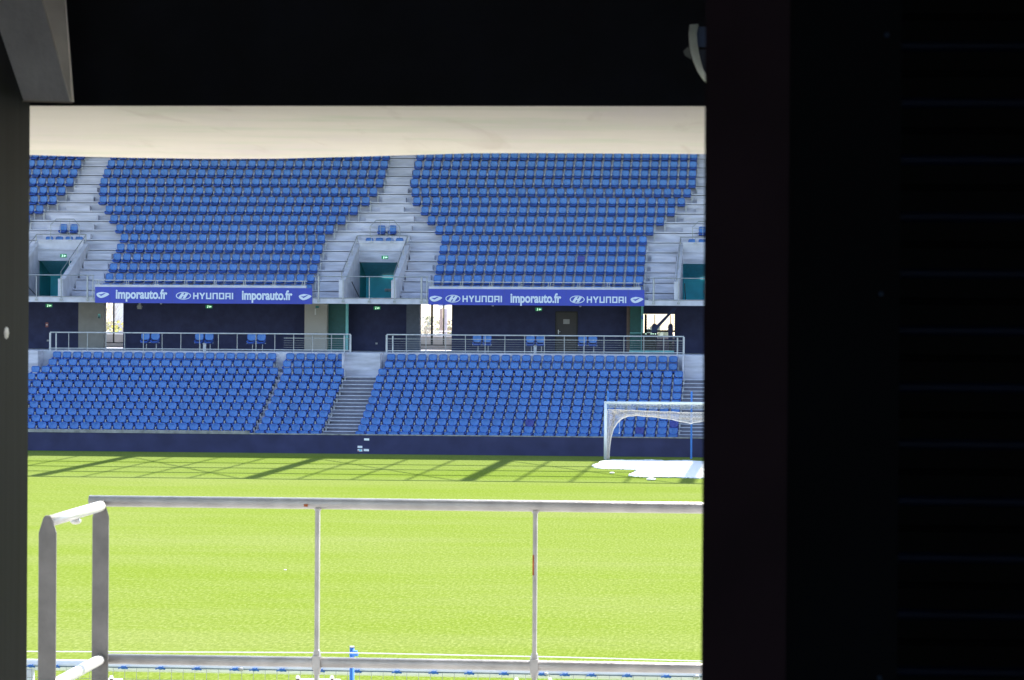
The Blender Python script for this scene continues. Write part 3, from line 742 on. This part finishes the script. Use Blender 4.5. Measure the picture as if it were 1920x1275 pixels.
for dx, lab in ((-3.72, 'thin blue net pole behind the left post of the far goal'), (0, 'thin blue net pole behind the middle of the far goal'), (3.72, 'thin blue net pole behind the right post of the far goal')):
    t_ = thing('net_pole', lab, 'pole', (GX+dx, 138.3, 0), 'blue net poles')
    MB().tube((GX+dx, 138.3, 0), (GX+dx, 138.3, 2.95), .045, 8).build('pole', pole_blue, t_)
    MB().ball((GX+dx, 138.3, 2.95), .05, 6).build('cap', pole_blue, t_)
# sand patch at far goal mouth
sp_ = [(1113, 873), (1121, 870), (1135, 863.5), (1150, 863), (1200, 863.8), (1222, 862.5), (1250, 865), (1290, 864), (1316, 866), (1370, 867), (1400, 868), (1400, 899), (1330, 897), (1300, 897), (1270, 895.5), (1230, 895), (1200, 895), (1181, 893), (1181, 889.5), (1192, 884), (1192, 881), (1160, 880), (1140, 880), (1118, 878.5)]
def gpt(px, py):
    d = fw+rt*((px-960)/F)-up*((py-637.5)/F); s = -CAM.z/d.z; return CAM+d*s
pts = []
for i in range(len(sp_)):
    a = gpt(*sp_[i]); b_ = gpt(*sp_[(i+1) % len(sp_)])
    for j in range(6):
        q = a.lerp(b_, j/6); j_ = 0.09 if j else 0; pts.append((q.x+random.uniform(-j_, j_), q.y+random.uniform(-.25, .25)*(1 if j else 0)))
sm_ = MB(); n = len(pts)
sm_.add([(x, y, .003) for x, y in pts]+[(x, y, .035) for x, y in pts], [tuple(range(n-1, -1, -1)) if False else tuple(range(n))]+[tuple(range(n, 2*n))]+[(i, (i+1) % n, n+(i+1) % n, n+i) for i in range(n)])
so = sm_.build('sand_patch', sand_m); tag(so, 'irregular white sand patch spread at the far goal mouth', 'sand', kind='stuff')
import bmesh
bm = bmesh.new(); bm.from_mesh(so.data); bmesh.ops.recalc_face_normals(bm, faces=bm.faces); bmesh.ops.triangulate(bm, faces=bm.faces); bm.to_mesh(so.data); bm.free()
for px, py, s, lab in ((1147.5, 887.8, .09, 'small white lump on the grass left of the sand patch'), (1221, 900.8, .16, 'flat white lump on the grass below the sand patch'), (535, 1069, .03, 'tiny white lump on the open grass near the left rail post')):
    q = gpt(px, py); tag(MB().ball((q.x, q.y, s*.3), s, 8, (1.2, 1.2, .4)).build('sand_lump', sand_m), lab, 'lump', 'white lumps on the grass')

# near goal
ng = thing('football_goal', 'near white goal seen from behind, only its crossbar top in view', 'goal', (GX, GYN, 0), 'the two football goals')
for sg in (-1, 1): MB().tube((GX+sg*HW, GYN, 0), (GX+sg*HW, GYN, 2.45), .058, 16).build('post', goal_white, ng, True)
MB().tube((GX-HW-.055, GYN, 2.5), (GX+HW+.055, GYN, 2.5), .058, 20).build('crossbar', goal_white, ng, True)
cb = MB().tube((GX-HW, GYN-.075, 2.495), (GX+HW, GYN-.075, 2.495), .005, 5).build('net_cable', mat('cable_dark', (.05, .09, .16), .5), ng)
clip_m = mat('clip_blue', (.02, .12, .42), .4)
for px in (57, 104, 148, 231, 301, 369, 440, 477, 528, 600, 669, 744, 813, 880, 945, 1015, 1059, 1109, 1176, 1249, 1330, 1400):
    x = WX(px, GYN-.08, 1255); c_ = MB().ball((x, GYN-.085, 2.495), .03, 8, (1.0, .5, .62))
    c_.hexa([(x-.05, GYN-.1, 2.48), (x+.03, GYN-.1, 2.50), (x+.03, GYN-.1, 2.515), (x-.05, GYN-.1, 2.495)], [(x-.05, GYN-.08, 2.48), (x+.03, GYN-.08, 2.50), (x+.03, GYN-.08, 2.515), (x-.05, GYN-.08, 2.495)])
    c_.tube((x-.01, GYN-.1, 2.5), (x+.05, GYN-.09, 2.485), .008, 5)
    c_.build('net_clip', clip_m, ng)
for px in (451, 1023.5, 1305.6):
    x = WX(px, GYN-.08, 1257); MB().ball((x, GYN-.085, 2.495), .028, 8, (1.2, .5, .75)).build('shackle', galv, ng)
nn = MB()
x = GX-HW+.05
while x < GX+HW:
    nn.tube((x, GYN-.08, 2.49), (x+random.uniform(-.02, .02), GYN-.35, .05), .003, 3); x += .12
for zz in (2.38, 2.26, 2.14): nn.tube((GX-HW, GYN-.1, zz), (GX+HW, GYN-.1, zz), .003, 3)
nn.build('net', mat('net_grey', (.4, .42, .4), .8), ng)
pY = 28.3
for dx, lab in ((-3.72, 'blue net pole behind the left post of the near goal'), (0, 'blue net pole with clamp behind the middle of the near goal'), (3.72, 'blue net pole behind the right post of the near goal')):
    t_ = thing('net_pole', lab, 'pole', (GX+dx, pY, 0), 'blue net poles')
    x = GX+dx
    MB().tube((x, pY, 0), (x, pY, 3.03), .022, 14).build('pole', pole_blue, t_, True)
    MB().tube((x, pY, 3.031), (x, pY, 3.045), .024, 14).build('cap', galv, t_)
    MB().box(x, x+.055, pY-.03, pY+.03, 2.955, 2.985).box(x+.01, x+.048, pY-.035, pY+.02, 2.987, 3.005).tube((x-.02, pY-.024, 2.975), (x+.05, pY-.024, 2.99), .01, 6).build('clamp', pole_blue, t_)
zr = WZ(1224, pY, 659)
rp = thing('net_rope', 'thin white rope stretched across the pitch past the blue pole', 'rope', (GX, pY-.06, zr))
pts = []
for px, py in ((-150, 1219), (46, 1221.3), (250, 1222.2), (450, 1223), (659, 1224), (850, 1228), (1050, 1232), (1320, 1239.5), (1500, 1245)):
    pts.append(W(px, py, pY-.06))
MB().path(pts, .0055, 6).build('rope', white_paint, rp)

# ------------------------------------------------------------------ near stand
ns = thing('near_terrace', 'near concrete terrace below the handrail, out of frame', 'terrace', (0, 20, 0))
st_ = MB()
for k in range(16):
    y1 = 27-k*.85; st_.box(-30, 30, y1-.85, y1, -.3, .5+k*.2)
st_.box(-30, 30, 27.003, 27.19, -.3, .9)
st_.build('terrace_steps', mat('near_steps', (.44, .43, .41), .85, var=.2), ns)
MB().box(-4, 6, 4.3, 14.3, 3.9, 4.15).build('balcony_floor', mat('balcony_concrete', (.36, .35, .33), .85, var=.2), ns)
nr = thing('added_near_roof', 'unseen near-stand roof and upper tier added to block sky light', 'roof', (0, 0, 24))  # unseen roof and tier added to keep sky light off the handrail
MB().box(-70, 70, -40, 24, 24, 24.4).build('roof_deck', galv, nr)
MB().hexa([(-70, 11.8, 8.0), (70, 11.8, 8.0), (70, 11.8, 8.3), (-70, 11.8, 8.3)], [(-70, -9, 18), (70, -9, 18), (70, -9, 18.3), (-70, -9, 18.3)]).build('added_upper_tier', concrete, nr)
# white guards with knobs, just entering the frame bottom
for pa, pb, kn, top, lab in ((200, 229, (211,), 1267, 'white barrier top with one knob beside the near rail plate'), (556, 638, (560, 624), 1267, 'white barrier top with two knobs left of the blue pole'), (962, 1040, (969, 1032), 1271, 'white barrier top with two knobs right of the blue pole')):
    Yg = 21.0; t_ = thing('terrace_barrier', lab, 'barrier', (WX(pa, Yg, 1270), Yg, 1.9), 'white barriers at the bottom edge')
    q0, q1 = W(pa, top+5.5, Yg), W(pb, top+5.5, Yg)
    MB().box(q0.x, q1.x, Yg-.02, Yg+.02, q0.z-.5, q0.z).build('board', white_paint, t_)
    for k_ in kn:
        q = W(k_, top+2, Yg); MB().tube((q.x, Yg-.04, 1.95), (q.x, Yg-.04, q.z), .012, 8).build('post', mat('shaded_post_brown', (.12, .09, .07), .6), t_)  # brown post colour stands in for the shaded side
        MB().ball((q.x, Yg-.04, q.z), .015, 8).build('knob', white_paint, t_)

# handrail close to the camera
RY = 13.9; zt = 5.205; zb = WZ(1244, RY, 750)
hr = thing('handrail', 'grey steel handrail crossing the view in front of the pitch', 'handrail', (0, RY, 4.2))
xa, xb = WX(186, RY, 945), 1.5
MB().tube((xa-.045, RY, zt), (xb, RY, zt), .0255, 20).build('top_rail', steel_near, hr, True)
MB().tube((xa+.03, RY, zb), (xb, RY, zb), .0235, 20).build('lower_rail', steel_near, hr, True)
for px in (595, 1003, 1411):
    x = WX(px, RY, 1100); m_ = MB()
    m_.box(x-.009, x+.009, RY-.02, RY+.02, 4.15, zt-.02)
    m_.hexa([(x-.018, RY-.028, zb-.03), (x+.018, RY-.028, zb-.03), (x+.018, RY-.028, zb+.03), (x-.018, RY-.028, zb+.03)], [(x-.01, RY+.02, zb-.03), (x+.01, RY+.02, zb-.03), (x+.01, RY+.02, zb+.03), (x-.01, RY+.02, zb+.03)])
    m_.ball((x, RY, zb+.025), .02, 8, (1, 1, 2)); m_.ball((x, RY, zb-.025), .02, 8, (1, 1, 2)); m_.ball((x, RY, zt-.022), .016, 8, (1.2, 1, 1))
    m_.build('post', steel_near, hr)
rust = mat('rust', (.35, .10, .03), .9, var=.3, scale=30)
x = WX(1003, RY, 1060); MB().box(x-.0095, x-.002, RY-.0215, RY-.0205, WZ(1078, RY, 1003), WZ(1040, RY, 1003)).build('rust_stain', rust, hr)
x = WX(575, RY, 952); MB().box(x-.009, x+.009, RY-.0275, RY-.0265, zt-.014, zt-.002).build('rust_stain', rust, hr)
sr = thing('side_handrail', 'short receding handrail on two pointed flat steel posts', 'handrail', (-3, 13.3, 4.2))
YB, YA = 13.86, 12.78
XB_, XA_ = WX(188, YB, 1050), WX(88.5, YA, 1050)
for x, y in ((XA_, YA), (XB_, YB)):
    hw = .0375; z1 = zt+.005
    m_ = MB().prism([(x-hw, 4.0), (x+hw, 4.0), (x+hw, z1-.075), (x+.018, z1-.012), (x+.01, z1-.002), (x-.01, z1-.002), (x-.018, z1-.012), (x-hw, z1-.075)], y, y+.012)
    o = m_.build('flat_post', steel_flat, sr); o.modifiers.new('b', 'BEVEL').width = .002
bright = mat('bright_steel', (.6, .6, .58), .35, .3, var=.06)
MB().tube((XA_+.004, YA+.012, zt-.022), (XB_+.0, YB-.002, zt-.022), .024, 16).ball((XB_, YB-.004, zt-.022), .024, 12).build('top_rail', bright, sr, True)
MB().tube((XA_+.02, YA-.6, zb-.0), (XB_+.0, YB-.002, zb), .024, 16).build('lower_rail', bright, sr, True)
q = Vector((XA_, YA, zt)).lerp(Vector((XB_, YB, zt)), .52)
MB().ball((q.x-.002, q.y, q.z-.055), .022, 10, (1.2, 1.2, .7)).tube((q.x, q.y, q.z-.05), (q.x, q.y, q.z-.02), .012, 8).build('bracket', bright, sr, True)

# ------------------------------------------------------------------ frame round the view
rm = thing('stair_canopy', 'beige concrete soffit above the view', 'soffit', (0, 10, 6.65))
ZS = 6.65
d = fw+rt*((700-960)/F)-up*((199-637.5)/F); SB = (CAM+d*((ZS-CAM.z)/d.z)).y+.001
edge = [(-900, 285), (30, 289.5), (150, 293.5), (250, 296), (400, 298), (520, 297.5), (640, 294.5), (760, 291), (880, 287.5), (1000, 287), (1330, 289), (2600, 300)]
top = []; 
for px, py in edge:
    d = fw+rt*((px-960)/F)-up*((py-637.5)/F); s = (ZS-CAM.z)/d.z; q = CAM+d*s; top.append(q)
v = []; fcs = []
for q in top: v += [(q.x, q.y, ZS), (q.x, SB, ZS), (q.x, q.y+.02, ZS+.3), (q.x, SB, ZS+.3)]
for i in range(len(top)-1):
    a = 4*i; c_ = a+4
    fcs += [(a, a+1, c_+1, c_), (a+2, c_+2, c_+3, a+3), (a, c_, c_+2, a+2), (a+1, a+3, c_+3, c_+1)]
MB().add(v, fcs).build('soffit_slab', soffit_m, rm)
# dark crossbeam nearer than the soffit
yb_ = None
d = fw+rt*((700-960)/F)-up*((199-637.5)/F); q = CAM+d*((ZS-.002-CAM.z)/d.z); yb_ = q.y
db = thing('dark_beam', 'black beam across the top of the view', 'beam', (0, yb_, ZS))
MB().box(-2.8, 2.19, yb_-.004, yb_-.001, ZS-.001, 7.7).box(-2.8, 2.19, yb_-.0009, yb_+.3, ZS+.31, 7.699).build('beam', mat('beam_black', (.009, .011, .017), .6, var=.3, scale=5, spec=.2), db)
# concrete raking beam at upper left
rk = thing('raking_beam', 'grey concrete raking beam in the upper left corner', 'beam', (-2, yb_-.5, 6.7))
yk = yb_-.5
rk_m = mat('raker_concrete', (.80, .77, .75), .85, var=.16, scale=5, bump=.2)
front = [W(44, 188, yk), W(131, 191, yk), W(78, 0, yk), W(-20, 0, yk)]
top_l = [front[3]+(front[3]-front[0])*1.2, front[2]+(front[2]-front[1])*1.2]
f4 = [front[0], front[1], top_l[1], top_l[0]]
MB().hexa(f4, [q+Vector((.0, .01, 0)) for q in f4]).build('beam_face', rk_m, rk)
s4 = [W(131.3, 191, yk), W(136, 190, yk+.06), W(121, 0, yk+.06), W(78.3, 0, yk)]
s4 = [s4[0], s4[1], s4[2]+(s4[2]-s4[1])*1.0, s4[3]+(s4[3]-s4[0])*1.0]
MB().hexa(s4, [q+Vector((-.0, .02, 0)) for q in s4]).build('beam_side', mat('raker_side', (.85, .76, .64), .85, var=.2, scale=5), rk)
MB().hexa([W(42, 188.5, yk-.01), W(136, 191, yk-.01), W(136, 193.5, yk-.01), W(42, 191, yk-.01)], [W(42, 188.5, yk+.2), W(136, 191, yk+.2), W(136, 193.5, yk+.2), W(42, 191, yk+.2)]).build('beam_base', mat('raker_base', (.6, .5, .4), .85), rk)
# left wall (metal clad return)
lw = thing('side_wall', 'grey metal-clad wall along the left frame edge', 'wall', (-3, 8, 4))
ya = 8.85; xw = WX(53, ya, 730)
MB().box(xw-.3, xw, -3.4, ya, 3.9, 7.7).build('wall_cladding', mat('wall_metal', (.022, .023, .024), .55, .0, var=.25, scale=3, spec=.02, stretch=(1, 6, .3)), lw)
q = W(12, 625, 9); 
xs_ = xw; 
d = fw+rt*((12-960)/F)-up*((624-637.5)/F); q = CAM+d*((xw-CAM.x)/d.x)
MB().ball((xw, q.y, q.z), .018, 8, (.2, 1.6, 1)).build('bolt', white_paint, lw)
# right: door jamb, flat panel, ribbed shutter
JY = 4.0
jb = thing('door_jamb', 'near black steel door jamb with dull maroon tint', 'door jamb', (0, JY, 4))
MB().box(WX(1319, JY, 640), WX(1477.9, JY), JY, JY+.3, 3.9, 7.6).build('jamb_post', mat('jamb_maroon', (.020, .010, .014), .6, var=.2, spec=.06), jb)
dp = thing('shutter_door', 'almost black door with smooth margin and horizontal ribs', 'door', (.2, JY, 4))
xa, xb, xc = WX(1478, JY), WX(1688, JY), .9
MB().box(xa+.0, xb, JY+.02, JY+.1, 3.9, 7.6).build('door_margin', black_near, dp)
rb = MB(); pitch = 106.5*JY/F; z0 = WZ(200, JY, 1800); z = z0-pitch*40
prof = []
while z < 7.6:
    prof += [(0, z, 0), (-.006, z+pitch*.05, 1), (-.006, z+pitch*.13, 1), (.0, z+pitch*.18, 0), (0, z+pitch*.55, 0), (-.003, z+pitch*.59, 0), (-.003, z+pitch*.62, 0), (0, z+pitch*.66, 0)]; z += pitch
for (d0, za, k0), (d1, zb2, k1) in zip(prof[:-1], prof[1:]):
    rb.cur = 1 if (k0 or k1) else 0  # rib bands coloured blue for a faint sky highlight
    rb.add([(xb, JY+.03+d0, za), (xc, JY+.03+d0, za), (xc, JY+.03+d1, zb2), (xb, JY+.03+d1, zb2)], [(0, 1, 2, 3)])
rb.cur = 0; rb.box(xb+.001, xc, JY+.05, JY+.1, 3.9, 7.6)
rb.build('ribbed_panel', [mat('shutter_black', (.0012, .0012, .0014), .5, var=.2, spec=.015), mat('shutter_rib_highlight', (.0012, .004, .014), .5, var=.3, spec=.04)], dp)
for px, py in ((1663, 65), (1652, 551), (1649, 1272)):
    q = W(px, py, JY+.015); MB().ball((q.x, JY+.018, q.z), .0035, 8, (1, .6, 1)).build('rivet', mat('rivet_blue', (.06, .09, .14), .3, .8), dp)
# unseen enclosure added round the camera to shut out stray light
en = thing('added_corridor', 'unseen corridor walls and ceiling added round the viewpoint to control light', 'corridor', (0, 0, 4))
MB().box(xw+.002, -1.8, -3.4, -3.2, 3.9, 7.7).box(-1.799, 2.2, -3.4, -3.2, 3.9, 4.6).box(2.0, 2.2, -3.4, -3.2, 4.601, 7.7).build('rear_wall', concrete, en)  # gap left so light from behind reaches the raking beam
MB().box(2.2, 2.4, -3.4, JY+.4, 3.9, 7.7).build('right_wall', concrete, en)
MB().box(.62, .8, JY+.32, 12.6, 3.9, 7.7).build('added_tunnel_wall', concrete, en)  # side wall added to block light from the open right
MB().box(xc+.002, 2.19, JY+.02, JY+.1, 3.9, 7.7).build('return_wall', black_near, en)
MB().box(xw-.3, 2.4, -3.4, yb_-.36, 7.701, 7.9).build('ceiling', concrete, en)
MB().box(xw+.002, 2.19, -3.19, 4.29, 3.9, 4.14).build('floor', concrete, en)
# pale fitting half hidden by jamb
ft = thing('wall_fitting', 'pale curved fitting with blue panel half hidden by the black jamb', 'fitting', W(1305, 100, 8.0))
Yf = 8.0
cl = [(1293, 46, 16), (1291, 62, 15), (1292, 80, 15), (1295, 98, 15), (1300, 115, 14), (1307, 132, 12), (1314, 143, 11), (1322, 153, 9), (1327, 157, 6)]
m_ = MB(); v = []; fcs = []
for px, py, wd in cl: 
    a = W(px, py, Yf); b_ = W(px+wd, py-1, Yf-.03); v += [a, b_, a+Vector((0, .03, 0)), b_+Vector((0, .05, 0))]
for i in range(len(cl)-1):
    a = 4*i; fcs += [(a, a+4, a+5, a+1), (a+2, a+3, a+7, a+6), (a, a+2, a+6, a+4), (a+1, a+5, a+7, a+3)]
m_.add(v, fcs+[(0, 1, 3, 2)]); m_.build('curved_cover', mat('pale_plastic', (.72, .8, .72), .5, var=.08, scale=30), ft)
m_ = MB().hexa([W(1304, 88, Yf+.01), W(1345, 88, Yf+.01), W(1345, 50, Yf+.01), W(1304, 50, Yf+.01)], [W(1304, 88, Yf+.06), W(1345, 88, Yf+.06), W(1345, 50, Yf+.06), W(1304, 50, Yf+.06)]); m_.build('blue_panel', mat('blue_plastic', (.02, .07, .20), .4), ft)
m_ = MB().hexa([W(1308, 140, Yf+.015), W(1345, 140, Yf+.015), W(1345, 93, Yf+.015), W(1308, 93, Yf+.015)], [W(1308, 140, Yf+.06), W(1345, 140, Yf+.06), W(1345, 93, Yf+.06), W(1308, 93, Yf+.06)]); m_.build('grey_panel', mat('slate_plastic', (.035, .05, .09), .5), ft)
m_ = MB().hexa([W(1281, 96, Yf+.02), W(1284, 104, Yf+.02), W(1298, 113, Yf+.02), W(1294, 84, Yf+.02)], [W(1281, 96, Yf+.04), W(1284, 104, Yf+.04), W(1298, 113, Yf+.04), W(1294, 84, Yf+.04)]); m_.build('clear_tab', mat('tab_grey', (.08, .09, .09), .3), ft)

# ------------------------------------------------------------------ outside, seen through the openings
ob = thing('terrace_parapet', 'low grey parapet outside the openings, its sunlit top coloured white', 'parapet', (-20, 167, FLOOR))
MB().box(XL, XR, 167.0, 167.2, FLOOR-.3, 5.2).build('parapet_wall', concrete_dk, ob); MB().box(XL, XR, 166.95, 167.25, 5.202, 5.28).build('parapet_sunlit_cap', white_paint, ob)  # white cap colour stands in for sunlight on the top
bark = mat('bark', (.3, .26, .23), .9); twig = mat('twig', (.42, .37, .33), .9)
def bare_tree(x, y, h, lab, seed):
    rn = random.Random(seed); t_ = thing('bare_tree', lab, 'tree', (x, y, 0), 'bare trees outside the stadium')
    tr_ = MB(); br_ = MB()
    def grow(p_, d_, l, r_, dep):
        q = p_+d_*l; (tr_ if dep < 2 else br_).tube(p_, q, r_, 4, r_*.65)
        if dep < 5:
            for _ in range(3 if dep else 4):
                nd = (d_+Vector((rn.uniform(-.6, .6), rn.uniform(-.6, .6), rn.uniform(-.1, .5)))).normalized()
                grow(p_.lerp(q, rn.uniform(.5, 1)), nd, l*rn.uniform(.6, .8), r_*.58, dep+1)
    grow(Vector((x, y, 0)), Vector((0, 0, 1)), h*.34, .11, 0)
    tr_.build('trunk', bark, t_); br_.build('branch_crown', twig, t_)
def shrub(x, y, r_, h, col_name, col, lab, seed):
    rn = random.Random(seed); t_ = thing('shrub', lab, 'shrub', (x, y, 0), 'shrubs outside the stadium'); m_ = MB()
    for _ in range(420):
        an = rn.uniform(0, 6.28); rr = r_*rn.random()**.5; zz = h*rn.random()
        c_ = Vector((x+math.cos(an)*rr*(1-.4*zz/h), y+math.sin(an)*rr*.6, zz)); a = Vector((rn.uniform(-1, 1), rn.uniform(-1, 1), rn.uniform(-1, 1))).normalized()*.11; b_ = a.orthogonal()*.8
        m_.add([c_-a, c_+b_, c_+a, c_-b_], [(0, 1, 2, 3)])
    m_.build('foliage', mat(col_name, col, .7, var=.4, scale=6), t_)
    st2 = MB()
    for i in range(5): st2.tube((x, y, 0), (x+rn.uniform(-.5, .5)*r_, y, h*.8), .04, 4, .01)
    st2.build('stem', bark, t_)
def ox(px, Y): return WX(px, Y, 610)
bare_tree(ox(201, 186), 186, 9.5, 'bare tree seen through the left pane of the narrow opening', 1)
bare_tree(ox(222, 200), 200, 8.0, 'smaller bare tree seen through the right pane of the narrow opening', 5)
bare_tree(ox(797, 190), 190, 7.5, 'bare tree seen through the left pane of the wide opening', 3)
bare_tree(ox(822, 205), 205, 7.0, 'bare tree behind the pale poles of the wide opening', 4)
shrub(ox(222, 190), 190, 1.6, 5.9, 'foliage_yellow', (.6, .55, .15), 'yellowish shrub at the foot of the narrow opening', 11)
shrub(ox(197, 192), 192, 1.4, 5.9, 'foliage_olive', (.32, .34, .2), 'olive shrub in the left pane of the narrow opening', 12)
shrub(ox(797, 195), 195, 1.5, 6.4, 'foliage_grey', (.45, .45, .36), 'grey-green shrub in the left pane of the wide opening', 13)
shrub(ox(820, 198), 198, 1.3, 6.3, 'foliage_olive', (.14, .15, .07), 'olive shrub in the middle pane of the wide opening', 14)
shrub(ox(842, 196), 196, 1.2, 6.2, 'foliage_brown', (.45, .36, .25), 'brownish shrub in the right pane of the wide opening', 15)
for px, r_, mm_, lab in ((827, .10, mat('pole_pink', (.42, .34, .33), .6), 'thick pinkish pole beyond the wide opening'), (835, .11, mat('pole_lilac', (.45, .43, .52), .6), 'thick lilac pole with a lamp beyond the wide opening')):
    x = ox(px, 180); t_ = thing('mast', lab, 'mast', (x, 180, 0), 'masts beyond the wide opening')
    MB().tube((x, 180, 0), (x, 180, 14), r_, 12).build('shaft', mm_, t_); MB().ball((x, 179.7, 6.9), .16, 8).build('lamp', white_paint, t_)
fc = thing('site_fence', 'white braced frame outside the wide opening', 'fence', (ox(830, 176), 176, 4))
fm = MB(); A_ = lambda px, py: W(px, py, 176)
for a_, b_ in (((813, 621), (846, 621)), ((818, 631), (828, 624)), ((828, 624), (828, 634)), ((813, 621), (813, 634)), ((816, 627.5), (846, 627.5))): fm.tube(A_(*a_), A_(*b_), .03, 6)
fm.build('frame', white_paint, fc)
fm = MB(); fm.tube(A_(813, 634), A_(813, 700), .03, 6); fm.build('post', white_paint, fc)
pc = thing('outside_wall', 'pale wall seen through the right pane of the narrow opening', 'wall', (ox(222, 230), 230, 0))
MB().box(ox(211, 230), ox(260, 230), 230, 231, 0, 9).build('wall_panel', mat('pale_cladding', (.6, .6, .64), .6, var=.05, stretch=(1, 1, 4)), pc)
MB().box(ox(211, 230), ox(260, 230), 229.9, 229.99, 7.2, 7.3).build('joint', galv, pc)
# distant hedge line
hd = thing('hedge_bank', 'distant grey-green wooded bank on the horizon', 'wood', (-20, 320, 0)); m_ = MB(); rn = random.Random(3)
for _ in range(7000):
    x = rn.uniform(-110, 40); zz = rn.uniform(0, 5.5+2*math.sin(x*.2)+1.2*math.sin(x*.9)); c_ = Vector((x, 320+rn.uniform(-3, 3), zz))
    a = Vector((rn.uniform(-1, 1), rn.uniform(-1, 1), rn.uniform(-1, 1))).normalized()*.5; b_ = a.orthogonal(); m_.add([c_-a, c_+b_, c_+a, c_-b_], [(0, 1, 2, 3)])
m_.build('tree_mass', mat('hedge_mass', (.28, .30, .22), .8, var=.4, scale=.8), hd)
hd['kind'] = 'stuff'
for o in list(COL.objects):
    if o.type == 'MESH' and o.parent is None and o.name.startswith('top'): pass
